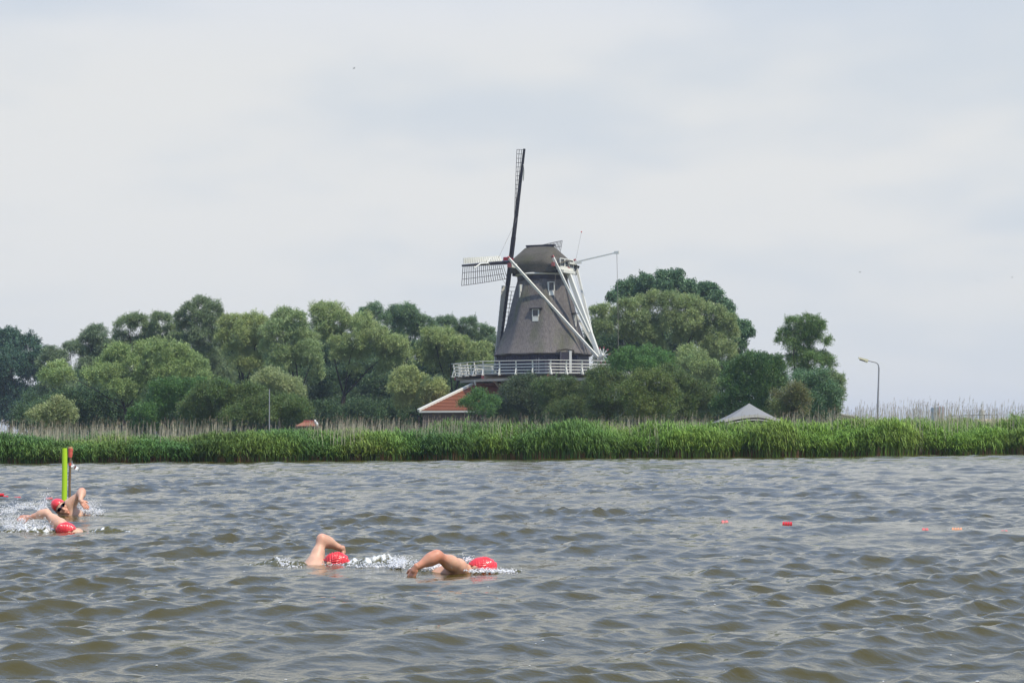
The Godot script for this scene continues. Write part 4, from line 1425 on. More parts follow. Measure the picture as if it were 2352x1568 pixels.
# ---------------------------------------------------------------- buildings and furniture of the far bank
func make_buildings() -> void:
	var tile := grain_mat("orange_tile", [lin(0.21, 0.082, 0.043), lin(0.33, 0.130, 0.068)], [0.3, 0.75], Vector3(1.5, 1.5, 1.5), 0.05, 0.75)
	var wall := grain_mat("barn_wall", [lin(0.10, 0.075, 0.065), lin(0.15, 0.12, 0.105)], [0.3, 0.7], Vector3(1, 1, 1), 0.05, 0.9)
	# barn beside the mill: hipped tile roof, white hip boards, courses of tiles
	var d := 184.0
	var a := at(962, 944, d)
	var top := at(1083, 882, d) + Vector3(0, 0, -4.5)
	var o := Vector3(a.x, 0.75, a.z)
	var barn := thing("barn", "barn with an orange tiled roof and white roof edge left of the mill's foot", "barn", o)
	a -= o
	top -= o
	var len := 17.5
	var r := a + Vector3(len, 0, 0)
	var topr := top + Vector3(len - (top.x - a.x) * 2.0, 0, 0)
	var back := Vector3(0, 0, top.z * 2.0)
	var b := MB.new()
	b.quad(Vector3(a.x + 0.3, -0.2, -0.3), Vector3(r.x - 0.3, -0.2, -0.3), r + Vector3(-0.3, -0.05, -0.3), a + Vector3(0.3, -0.05, -0.3))
	b.quad(Vector3(a.x + 0.3, -0.2, back.z + 0.3), Vector3(a.x + 0.3, -0.2, -0.3), a + Vector3(0.3, -0.05, -0.3), a + Vector3(0.3, -0.05, back.z + 0.3))
	b.quad(Vector3(r.x - 0.3, -0.2, -0.3), Vector3(r.x - 0.3, -0.2, back.z + 0.3), r + Vector3(-0.3, -0.05, back.z + 0.3), r + Vector3(-0.3, -0.05, -0.3))
	b.quad(Vector3(r.x - 0.3, -0.2, back.z + 0.3), Vector3(a.x + 0.3, -0.2, back.z + 0.3), a + Vector3(0.3, -0.05, back.z + 0.3), r + Vector3(-0.3, -0.05, back.z + 0.3))
	part("wall", b, wall, barn)
	b = MB.new()
	b.tri(a + back, a, top)
	b.tri(r, r + back, topr)
	b.quad(r + back, a + back, top, topr)
	b.quad(a, r, topr, top)
	var roof := part("roof", b, tile, barn)
	var n := 18
	for i in n:
		var f0 := i / float(n)
		var f1 := (i + 1.12) / float(n)
		f1 = minf(f1, 1.0)
		var lift := Vector3(0, 0.055, 0.03)
		var p0 := a.lerp(top, f0) + Vector3(0.02, 0, 0)
		var p1 := r.lerp(topr, f0)
		b = MB.new()
		b.quad(p0 + lift * 2.0, p1 + lift * 2.0, r.lerp(topr, f1) + lift * 0.6, a.lerp(top, f1) + lift * 0.6)
		b.quad(p0 + lift * 0.2, p1 + lift * 0.2, p1 + lift * 2.0, p0 + lift * 2.0)
		part("tile_course", b, tile, roof)
	b = MB.new()
	b.beam(a + Vector3(-0.05, 0.08, 0.1), top + Vector3(0, 0.12, 0.06), 0.34, 0.20)
	part("hip_board", b, M.white_paint, roof)
	b = MB.new()
	b.beam(a + Vector3(0, -0.06, 0.12), r + Vector3(0, -0.06, 0.12), 0.12, 0.16)
	part("gutter", b, M.weathered_white_paint, roof)
	b = MB.new()
	b.beam(top + Vector3(0, 0.12, 0), topr + Vector3(0, 0.12, 0), 0.3, 0.2)
	part("ridge", b, tile, roof)
	# white post and flue above the roof end
	b = MB.new()
	b.tube([at(1090, 884, d) - o + Vector3(0, 0, -4.4), at(1089, 868, d) - o + Vector3(0, 0, -4.4)], [0.1, 0.1], 8)
	part("flue", b, M.white_paint, barn)

	# small cottage roof among the reeds
	d = 118.0
	var e := at(692, 968, d)
	o = Vector3(e.x, 0.7, e.z)
	var cot := thing("shed", "small orange roof with a white slanting edge peeping over the reeds", "shed", o)
	e -= o
	var e2 := at(717, 968, d) - o
	var f := at(730, 978, d) - o
	var dz := Vector3(0, 0, -2.4)
	var fl := Vector3(e.x - 0.35, f.y, 0.4)
	var fr := Vector3(f.x, f.y, 0.4)
	b = MB.new()
	b.quad(fl, fr, e2 + dz * 0.5, e + dz * 0.5)
	b.quad(fr + dz * 1.4, fl + dz * 1.4, e + dz * 0.5, e2 + dz * 0.5)
	part("roof", b, tile, cot)
	b = MB.new()
	b.quad(Vector3(fl.x, -0.2, 0.3), Vector3(fr.x - 0.1, -0.2, 0.3), fr + Vector3(-0.1, -0.02, -0.1), fl + Vector3(0, -0.02, -0.1))
	b.quad(Vector3(fr.x - 0.1, -0.2, 0.3), Vector3(fr.x - 0.1, -0.2, dz.z * 1.3), fr + dz * 1.3 + Vector3(-0.1, 0, 0), fr + Vector3(-0.1, -0.02, -0.1))
	b.quad(Vector3(fl.x, -0.2, dz.z * 1.3), Vector3(fl.x, -0.2, 0.3), fl + Vector3(0, -0.02, -0.1), fl + dz * 1.3)
	part("wall", b, wall, cot)
	b = MB.new()
	b.beam(fr + Vector3(0.02, 0.06, 0.05), e2 + dz * 0.5 + Vector3(0.04, 0.06, 0), 0.10, 0.12)
	part("roof_edge", b, M.white_paint, cot)
	b = MB.new()
	b.beam(e + dz * 0.5 + Vector3(0, 0.05, 0), e2 + dz * 0.5 + Vector3(0, 0.05, 0), 0.12, 0.08)
	part("ridge", b, M.faded_red_paint, cot)

	# grey canvas shelter
	d = 122.0
	var pk := at(1721, 926, d)
	o = Vector3(pk.x, 0.6, pk.z)
	var tent := thing("canvas_shelter", "pointed grey canvas shelter with a white arched front edge behind the reeds", "tent", o)
	pk -= o
	var hw := 2.25
	var ey := at(1690, 968, d).y - o.y - 0.12
	b = MB.new()
	var cs := [Vector3(-hw + 0.45, ey + 0.15, hw), Vector3(hw + 0.15, ey - 0.12, hw), Vector3(hw, ey, -hw), Vector3(-hw, ey, -hw)]
	for k in 4:
		var p: Vector3 = cs[k]
		var q: Vector3 = cs[(k + 1) % 4]
		var m := 10
		for i in m:
			for j in 8:
				var g := []
				for c in [[0, 0], [1, 0], [1, 1], [0, 1]]:
					var u: float = (i + c[0]) / float(m)
					var w: float = (j + c[1]) / 8.0
					var rim := p.lerp(q, u)
					if k == 0:
						rim.y += 0.42 * (1.0 - pow(absf(u * 2.0 - 1.0), 1.6))
					var x := rim.lerp(pk, w)
					x.y -= 0.16 * sin(w * PI) * (1.0 - absf(u * 2.0 - 1.0) * 0.5)
					g.append(x)
				b.quad(g[0], g[1], g[2], g[3])
	part("canopy", b, M.canvas, tent)
	b = MB.new()
	for i in 14:
		var u0 := i / 14.0
		var u1 := (i + 1) / 14.0
		var p0: Vector3 = cs[0].lerp(cs[1], u0) + Vector3(0, 0.42 * (1.0 - pow(absf(u0 * 2.0 - 1.0), 1.6)), 0.06)
		var p1: Vector3 = cs[0].lerp(cs[1], u1) + Vector3(0, 0.42 * (1.0 - pow(absf(u1 * 2.0 - 1.0), 1.6)), 0.06)
		b.beam(p0, p1, 0.06, 0.17)
		b.beam(p0 + Vector3(0, -0.22, 0.05), p1 + Vector3(0, -0.22, 0.05), 0.05, 0.07)
	part("front_arch", b, M.white_old_canvas, tent)
	for c in cs:
		b = MB.new()
		b.tube([Vector3(c.x * 0.98, -0.1, c.z * 0.98), Vector3(c.x * 0.98, c.y, c.z * 0.98)], [0.035, 0.035], 8)
		part("leg", b, M.grey_steel, tent)

	# street lamp at the right
	d = 150.0
	var base := at(2016, 985, d)
	base.y = 0.7
	var lamp := thing("street_lamp", "tall grey street lamp with a bent arm standing alone at the right", "street lamp", base)
	var ps := []
	var rs := []
	for q in [[2015.5, 996], [2017, 930], [2019, 870], [2019.6, 846], [2018.6, 838], [2015, 833.5], [2008, 831], [1993, 827.5]]:
		ps.append(at(q[0], q[1], d) - base)
		rs.append(0.075 if ps.size() < 3 else 0.058 if ps.size() < 5 else 0.045)
	ps[0].y = -0.1
	b = MB.new()
	b.tube(ps, rs, 10)
	part("pole", b, M.grey_steel, lamp)
	b = MB.new()
	var h0 := at(1993.5, 828.5, d) - base
	var h1 := at(1972.5, 822.3, d) - base
	var ax := (h1 - h0).normalized()
	var up := Vector3(-ax.y, ax.x, 0)
	if up.y < 0:
		up = -up
	b.box((h0 + h1) * 0.5 + up * 0.02, ax * h0.distance_to(h1) * 0.5, up * 0.085, Vector3(0, 0, 0.16), 0.62)
	b.box(h0.lerp(h1, 0.12) - up * 0.02, ax * 0.10, up * 0.12, Vector3(0, 0, 0.13))
	var head := part("lamp_head", b, M.lamp_cream, lamp)
	b = MB.new()
	b.box((h0 + h1) * 0.5 - up * 0.085, ax * 0.24, up * 0.035, Vector3(0, 0, 0.10))
	part("lamp_cover", b, M.mill_glass, head)

	# thin mast in front of the bushes
	var ma := at(618, 985, 152)
	ma.y = 0.7
	b = MB.new()
	var mt := at(618.3, 893, 152) - ma
	b.tube([Vector3(0, -0.1, 0), mt * 0.5, mt], [0.05, 0.045, 0.038], 8)
	var mast := part("mast", b, M.grey_steel, null)
	mast.position = ma
	tag(mast, "thin grey mast in front of the olive thicket on the left", "mast")

	# low building end with a white roof, right of the last bush
	d = 210.0
	var w0 := at(1935, 949, d)
	var w1 := at(1962, 957, d)
	o = Vector3(w0.x, 0.8, w0.z)
	var hut := thing("low_building", "low pale building with a white sloping roof edge beyond the last bush", "building", o)
	w0 -= o
	w1 -= o
	b = MB.new()
	var wl := w0 + Vector3(-2.2, 0.25, 0)
	b.quad(Vector3(wl.x, -0.2, 0), Vector3(w1.x, -0.2, 0), w1, wl)
	b.quad(Vector3(w1.x, -0.2, 0), Vector3(w1.x, -0.2, -4), w1 + Vector3(0, 0, -4), w1)
	b.quad(Vector3(w1.x, -0.2, -4), Vector3(wl.x, -0.2, -4), wl + Vector3(0, 0, -4), w1 + Vector3(0, 0, -4))
	b.quad(Vector3(wl.x, -0.2, -4), Vector3(wl.x, -0.2, 0), wl, wl + Vector3(0, 0, -4))
	part("wall", b, M.sand_wall, hut)
	b = MB.new()
	b.beam(wl + Vector3(0, 0.07, -2), w1 + Vector3(0.2, 0.05, -2), 4.3, 0.14)
	part("roof", b, M.white_paint, hut)

	# far things along the right horizon
	d = 640.0
	for q in [[2143, 2149.5, 936, "left and narrower of two faint pale red and green block towers on the horizon"], [2153.5, 2166.5, 935, "right and broader of two faint pale red and green block towers on the horizon"]]:
		var l := at(q[0], q[2], d)
		var r2 := at(q[1], q[2], d)
		var ww := r2.x - l.x
		o = Vector3((l.x + r2.x) * 0.5, 0.8, -d)
		var blk := thing("tower_block", q[3], "building", o, "far tower blocks")
		b = MB.new()
		b.box(Vector3(0, (l.y - 0.8) * 0.5, 0), Vector3(ww * 0.5, 0, 0), Vector3(0, (l.y - 0.8) * 0.5, 0), Vector3(0, 0, 3))
		part("wall", b, M.tower_green, blk)
		for s in ([-0.42] if ww < 1.2 else [-0.44, 0.16]):
			b = MB.new()
			b.box(Vector3(ww * s, (l.y - 0.5) * 0.5, 3.06), Vector3(ww * 0.09, 0, 0), Vector3(0, (l.y - 0.5) * 0.5, 0), Vector3(0, 0, 0.05))
			part("stripe", b, M.tower_red, blk)
	# small white boat hull with a mast far off
	d = 430.0
	var bb := at(2256, 950, d)
	o = Vector3(bb.x, 0.8, bb.z)
	var boat := thing("white_mast_tower", "faint white pointed mast on a broad white base near the right horizon", "mast", o)
	b = MB.new()
	b.tube([Vector3(0, -0.2, 0), Vector3(0, at(2256, 944, d).y - 0.8 + 0.2, 0), Vector3(0, at(2256, 943.4, d).y - 0.6, 0)], [0.75, 0.62, 0.05], 10)
	part("base", b, M.white_paint, boat)
	b = MB.new()
	b.tube([Vector3(0, 4.0, 0), Vector3(0.1, at(2256, 922, d).y - 0.8, 0)], [0.16, 0.06], 8)
	part("pole", b, M.white_paint, boat)
	# heaps of pale sand at the right edge
	d = 250.0
	var ctr := at(2310, 985, d)
	ctr.y = 0.75
	b = MB.new()
	var rows := []
	var ln := noise(0.5, 3, FastNoiseLite.TYPE_SIMPLEX_SMOOTH, 66)
	for j in 9:
		var row := []
		for i in 33:
			var x := lerpf(-5.5, 5.5, i / 32.0)
			var z := lerpf(3.0, -3.0, j / 8.0)
			var h := 2.95 * clampf(1.25 - pow(absf(x) / 5.4, 2.2) - absf(z) / 3.4, 0.0, 0.78) + ln.get_noise_2d(x * 1.5, z) * 0.28
			row.append(Vector3(x, h - 0.15, z))
		rows.append(row)
	b.sheet(rows)
	var heap := part("sand_heap", b, M.sand_wall, null)
	heap.position = ctr
	tag(heap, "pale heap of sand behind the reeds at the right edge", "sand heap")
	# a low grey wall with fence wire beside it
	b = MB.new()
	var fa := at(2175, 955, 235.0)
	var fb := at(2292, 952, 235.0)
	b.beam(fa, fb, 0.05, 0.05)
	o = Vector3(fa.x, 0.75, fa.z)
	var fence := thing("wire_fence", "thin dark fence rail running behind the reeds at the right", "fence", o)
	b = MB.new()
	b.beam(fa - o, fb - o, 0.07, 0.07)
	part("rail", b, M.tarred_wood, fence)
	for i in 5:
		var p := fa.lerp(fb, i / 4.0) - o
		b = MB.new()
		b.beam(Vector3(p.x, -0.2, p.z), p, 0.08, 0.08, Vector3.RIGHT)
		part("post", b, M.tarred_wood, fence)

	# birds
	for q in [[813, 157, 8.0, 0.35, "lone bird high in the sky left of the top sail"], [2326, 637, 6.0, 0.1, "small bird in the sky at the right edge"], [2247, 645, 4.5, 0.2, "tiny bird in the sky left of the one at the right edge"], [1976, 625, 7.0, 0.05, "faint pale bird in the sky above the lone tree"]]:
		var s: float = q[2] * 150.0 / F
		var bird := thing("bird", q[4], "bird", at(q[0], q[1], 150.0), "birds in the sky")
		b = MB.new()
		b.ball(Vector3.ZERO, Vector3(s * 0.24, s * 0.07, s * 0.07), 8, 6, Basis(Vector3(0, 0, 1), q[3]))
		b.ball(Vector3(s * 0.24, s * 0.09, 0), Vector3(s * 0.07, s * 0.055, s * 0.05), 8, 6)
		part("body", b, M.bird, bird)
		for w in [-1.0, 1.0]:
			b = MB.new()
			var e0 := Vector3(-s * 0.03, s * 0.03, 0)
			var e1 := Vector3(w * s * 0.16, s * 0.22, w * s * 0.16)
			var e2b := Vector3(w * s * 0.5, s * (0.10 + q[3] * w), w * s * 0.30)
			b.quad(e0 + Vector3(s * 0.09, 0, 0), e1 + Vector3(s * 0.07, 0, 0), e1 - Vector3(s * 0.07, 0, 0), e0 - Vector3(s * 0.09, 0, 0))
			b.tri(e1 + Vector3(s * 0.07, 0, 0), e2b, e1 - Vector3(s * 0.07, 0, 0))
			part("wing", b, M.bird, bird)

# ---------------------------------------------------------------- markers and floats on the water
func make_markers() -> void:
	var d := 33.5
	# lime foam tube
	var foot := at(144, 1176, d)
	foot.y = -0.35
	var b := MB.new()
	var top := at(147, 1029, d) - foot
	var ps := []
	var rs := []
	for i in 13:
		var f := i / 12.0
		ps.append(Vector3(top.x * f + 0.012 * sin(f * 3.0), top.y * f, 0))
		rs.append(0.0445 + (0.0012 if i % 2 else 0.0))
	rs[-1] = 0.043
	b.tube(ps, rs, 20)
	var tube := thing("foam_tube", "bright lime green foam tube standing upright in the water beside the wooden stake", "marker", foot)
	part("tube", b, M.lime_foam, tube)
	b = MB.new()
	b.tube([top + Vector3(0, 0.001, 0), top + Vector3(0, 0.006, 0)], [0.016, 0.012], 10)
	part("hole", b, M.lime_dark, tube)
	# wooden stake with red tape and a streamer
	var d2 := 35.0
	var sf := at(158, 1170, d2)
	sf.y = -0.35
	var stake := thing("wooden_stake", "brown wooden stake wrapped with red tape at its top", "stake", sf)
	var st := at(160.5, 1028, d2) - sf
	b = MB.new()
	ps = []
	rs = []
	for i in 11:
		var f := i / 10.0
		ps.append(Vector3(st.x * f + 0.006 * sin(f * 9.0), st.y * f, 0.004 * cos(f * 7.0)))
		rs.append(0.0235 + 0.0018 * sin(f * 23.0) - 0.002 * f)
	b.tube(ps, rs, 12)
	part("shaft", b, M.stake_wood, stake)
	b = MB.new()
	b.tube([st + Vector3(-0.002, -0.012, 0), st + Vector3(0, 0.012, 0), st + Vector3(0, 0.02, 0)], [0.046, 0.044, 0.03], 12)
	part("cap_end", b, M.stake_end, stake)
	for q in [[-0.035, 0.047, 0.05], [-0.075, 0.042, 0.036], [-0.115, 0.044, 0.03], [-0.150, 0.038, 0.024]]:
		b = MB.new()
		var c := st + Vector3(0.004 + q[0] * 0.05, q[0], 0)
		b.tube([c + Vector3(0, -0.02, 0), c + Vector3(0.002, 0.0, 0), c + Vector3(0, 0.02, 0)], [q[1] * 0.88, q[1], q[1] * 0.86], 12)
		part("tape_wrap", b, M.red_tape, stake)
	b = MB.new()
	b.tube([st * 0.775 + Vector3(0, -0.025, 0), st * 0.775 + Vector3(0, 0.025, 0)], [0.027, 0.027], 12)
	part("tape_band", b, M.red_tape, stake)
	# the streamer is a twisted ribbon, white with red bars
	var knot := at(161, 1060, d2)
	var ribbon := thing("barrier_tape", "fluttering red and white barrier tape tied to the wooden stake", "tape", knot)
	var run := [[161.0, 1059.0], [163.5, 1064.0], [165.5, 1068.0], [167.0, 1071.0], [170.0, 1073.0], [173.0, 1074.5], [176.5, 1076.0], [179.0, 1077.5], [181.5, 1079.5]]
	for i in run.size() - 1:
		b = MB.new()
		var p0 := at(run[i][0], run[i][1], d2) - knot
		var p1 := at(run[i + 1][0], run[i + 1][1], d2) - knot
		var t := (p1 - p0).normalized()
		var acr := Vector3(-t.y, t.x, 0).normalized()
		var w0 := acr.rotated(t, sin(i * 1.9) * 0.8) * 0.033
		var w1 := acr.rotated(t, sin((i + 1) * 1.9) * 0.8) * 0.033
		b.quad(p0 - w0, p1 - w1, p1 + w1, p0 + w0)
		var back := Vector3(0, 0, -0.003)
		b.quad(p0 + w0 + back, p1 + w1 + back, p1 - w1 + back, p0 - w0 + back)
		part("red_bar" if i == 4 else "white_bar", b, M.red_tape if i == 4 else M.white_tape, ribbon)

	# lane line floats
	var fl := [
		[-4, 1139, 0.34, "red", "red lane float cut by the left edge of the picture"],
		[12, 1140, 0.16, "red", "short red lane float, second from the left edge"],
		[39, 1141, 0.20, "red", "bright red lane float in the middle of the left float line"],
		[61, 1142.5, 0.34, "faded", "long faded red lane float right of the bright red one"],
		[96, 1145, 0.14, "faded", "pale red lane float left of the head of the swimmer with goggles"],
		[112, 1147, 0.20, "faded", "low pale red lane float right beside the swimmer's red cap with goggles"],
		[1665, 1197, 0.15, "faded", "small red float low in the water, leftmost of those on the right"],
		[1809, 1203.5, 0.20, "red", "dark red float riding highest among those on the right"],
		[2126, 1214, 0.13, "faded", "faint red float left of the orange one on the right"],
		[2199, 1213.5, 0.20, "orange", "pale orange float on the right half of the lake"],
		[2308, 1221, 0.13, "faded", "faint red float nearest to the right edge of the picture"],
	]
	for q in fl:
		var o := on_water(q[0], q[1] + 2.0)
		var w := wave(o.x, o.z, 0.3)
		o.y = w.y + (0.008 if q[3] == "red" else -0.012)
		var f := thing("lane_float", q[4], "float", o, "lane floats on the lake")
		var m: Material = M["float_" + q[3]]
		var half: float = q[2] * 0.31
		var turn := Basis(Vector3.UP, rf(-0.25, 0.25))
		var cnt := maxi(2, int(q[2] / 0.05))
		for i in cnt:
			b = MB.new()
			var x := lerpf(-half, half, (i + 0.5) / cnt)
			var wd := half / cnt * 0.86
			b.tube([turn * Vector3(x - wd, 0, 0), turn * Vector3(x - wd * 0.6, 0, 0), turn * Vector3(x + wd * 0.6, 0, 0), turn * Vector3(x + wd, 0, 0)], [0.026, 0.038, 0.038, 0.026], 14)
			part("disc", b, m, f)
		b = MB.new()
		b.tube([turn * Vector3(-half - 0.06, -0.02, 0), turn * Vector3(half + 0.06, -0.02, 0)], [0.006, 0.006], 6)
		part("cord", b, M.rope, f)

# ---------------------------------------------------------------- swimmers
func cap_(a: Vector3, b: Vector3, ra: float, rb: float) -> Array:
	return [0, a, b, ra, rb]

func ell(c: Vector3, bs: Basis, r: Vector3) -> Array:
	return [1, c, bs, r]

# a hand from the wrist along dir; back is where its back faces, thumb the side of the thumb
func hand(wrist: Vector3, dir: Vector3, back: Vector3, thumb: Vector3, curl: float, spread := 0.10) -> Array:
	var d := dir.normalized()
	var n := (back - d * back.dot(d)).normalized()
	var t := d.cross(n)
	if t.dot(thumb) < 0:
		t = -t
	var out := []
	out.append(cap_(wrist - d * 0.01, wrist + d * 0.03, 0.027, 0.028))
	for q: float in [0.026, 0.009, -0.009, -0.026]:
		out.append(cap_(wrist + d * 0.025 + t * q * 0.75, wrist + d * 0.090 + t * q, 0.0145, 0.0125))
	var lens: Array = [0.072, 0.080, 0.068, 0.053]
	var i := 0
	for q: float in [0.028, 0.0095, -0.0095, -0.028]:
		var k := wrist + d * (0.094 - 0.004 * absf(q) / 0.01) + t * q
		var fd := (d + t * q * spread * 60.0 * 0.1).normalized()
		var a1 := curl * 0.35
		var l: float = lens[i]
		var p1 := k + (fd * cos(a1) - n * sin(a1)) * l * 0.45
		var p2 := p1 + (fd * cos(a1 + curl * 0.5) - n * sin(a1 + curl * 0.5)) * l * 0.32
		var p3 := p2 + (fd * cos(a1 + curl * 0.9) - n * sin(a1 + curl * 0.9)) * l * 0.26
		out.append(cap_(k, p1, 0.0098, 0.0090))
		out.append(cap_(p1, p2, 0.0090, 0.0083))
		out.append(cap_(p2, p3, 0.0083, 0.0074))
		i += 1
	var tb := wrist + d * 0.028 + t * 0.026 - n * 0.004
	var t1 := tb + (d * 0.72 + t * 0.62 - n * 0.2).normalized() * 0.040
	var t2 := t1 + (d * 0.90 + t * 0.34 - n * 0.2).normalized() * 0.030
	out.append(cap_(tb, t1, 0.0145, 0.0115))
	out.append(cap_(t1, t2, 0.0110, 0.0088))
	return out

# the head: up is towards the crown, face where the face looks
func head_prims(c: Vector3, up: Vector3, face: Vector3, s := 1.0) -> Array:
	var u := up.normalized()
	var f := (face - u * face.dot(u)).normalized()
	var r := f.cross(u).normalized()
	var bs := Basis(r, u, f)
	var out := []
	out.append(ell(c + u * 0.035 * s - f * 0.008 * s, bs, Vector3(0.076, 0.088, 0.096) * s))
	out.append(ell(c - u * 0.045 * s + f * 0.022 * s, bs, Vector3(0.060, 0.078, 0.070) * s))
	out.append(cap_(c - u * 0.112 * s + f * 0.066 * s, c - u * 0.106 * s + f * 0.074 * s, 0.020 * s, 0.018 * s))          # chin
	out.append(cap_(c - u * 0.004 * s + f * 0.086 * s, c - u * 0.044 * s + f * 0.108 * s, 0.009 * s, 0.014 * s))         # nose
	for q in [-1.0, 1.0]:
		out.append(cap_(c + u * 0.022 * s + f * 0.082 * s + r * q * 0.014 * s, c + u * 0.018 * s + f * 0.070 * s + r * q * 0.050 * s, 0.010 * s, 0.009 * s))   # brow
		out.append(ell(c - u * 0.030 * s + f * 0.062 * s + r * q * 0.038 * s, bs, Vector3(0.024, 0.020, 0.024) * s))    # cheek
		out.append(ell(c - u * 0.010 * s - f * 0.008 * s + r * q * 0.080 * s, bs, Vector3(0.010, 0.030, 0.018) * s))    # ear
	out.append(cap_(c - u * 0.072 * s + f * 0.082 * s - r * 0.020 * s, c - u * 0.072 * s + f * 0.082 * s + r * 0.020 * s, 0.0085 * s, 0.0085 * s))   # lips
	out.append(cap_(c - u * 0.084 * s + f * 0.080 * s - r * 0.016 * s, c - u * 0.084 * s + f * 0.080 * s + r * 0.016 * s, 0.0085 * s, 0.0085 * s))
	return out

# a bathing cap: the skull a little enlarged, cut off along the brow and nape, with creases
func cap_mesh(c: Vector3, up: Vector3, face: Vector3, across: Vector3, s := Vector3.ONE, creases := 1.0, lean := 0.85) -> MB:
	var u := up.normalized()
	var f := (face - u * face.dot(u)).normalized()
	var r := f.cross(u).normalized()
	var b := MB.new()
	var o := c + u * 0.035 * s.y - f * 0.008 * s.z
	var rows := []
	var pole := (u * 0.9 - f * lean).normalized()
	var e1 := pole.cross(r).normalized()
	var ac := across.normalized()
	for i in 25:
		var th := PI * 0.63 * i / 24.0
		var row := []
		for j in 48:
			var ph := TAU * j / 48
			var dir := pole * cos(th) + (r * cos(ph) + e1 * sin(ph)) * sin(th)
			var rad := Vector3(0.081, 0.094, 0.102) * s
			var l := Vector3(dir.dot(r), dir.dot(u), dir.dot(f))
			var k := 1.0 / (l / rad).length()
			var x := (dir * k).dot(ac)
			var wob := sin(x * 340.0 + 1.4 * sin(dir.dot(u) * 5.0 + dir.dot(f) * 3.0)) * 0.0048 * creases * smoothstep(0.15, 0.5, sin(th))
			wob += sin(x * 150.0 + dir.dot(u) * 8.0) * 0.0011
			row.append(o + dir * (k + wob))
		row.reverse()
		rows.append(row)
	var rim := []
	for p in rows[-1]:
		rim.append(o + (p - o) * 0.965)
	rows.append(rim)
	b.sheet(rows, true)
	return b

var blotch: FastNoiseLite

func skin_paint(base: Vector3, warm: Array) -> Callable:
	return func(p: Vector3) -> Color:
		var k := 1.0 + blotch.get_noise_3dv(p * 3.0) * 0.26
		var c := base * k
		var red := 0.0
		for w in warm:
			red = maxf(red, w[2] * smoothstep(w[1], w[1] * 0.3, p.distance_to(w[0])))
		c = Vector3(c.x, c.y * (1.0 - 0.34 * red), c.z * (1.0 - 0.40 * red))
		return Color(c.x, c.y, c.z)

func swimmer(label: String, origin: Vector3, body: Array, fine: Array, head: Array, base: Vector3, warm: Array) -> Node3D:
	var o := thing("person", label, "swimmer", origin)
	var b := MB.new()
	b.colored = true
	var paint := skin_paint(base, warm)
	bones_mesh(b, body, 0.0125, 0.05, paint)
	for q in fine:
		bones_mesh(b, q, 0.0045, 0.008, paint)
	bones_mesh(b, head, 0.0055, 0.014, paint)
	for i in b.v.size():
		b.v[i] -= origin
	part("body", b, M.skin, o)
	return o

func put_cap(o: Node3D, c: MB, m: Material) -> void:
	for i in c.v.size():
		c.v[i] -= o.position
	part("swim_cap", c, m, o)

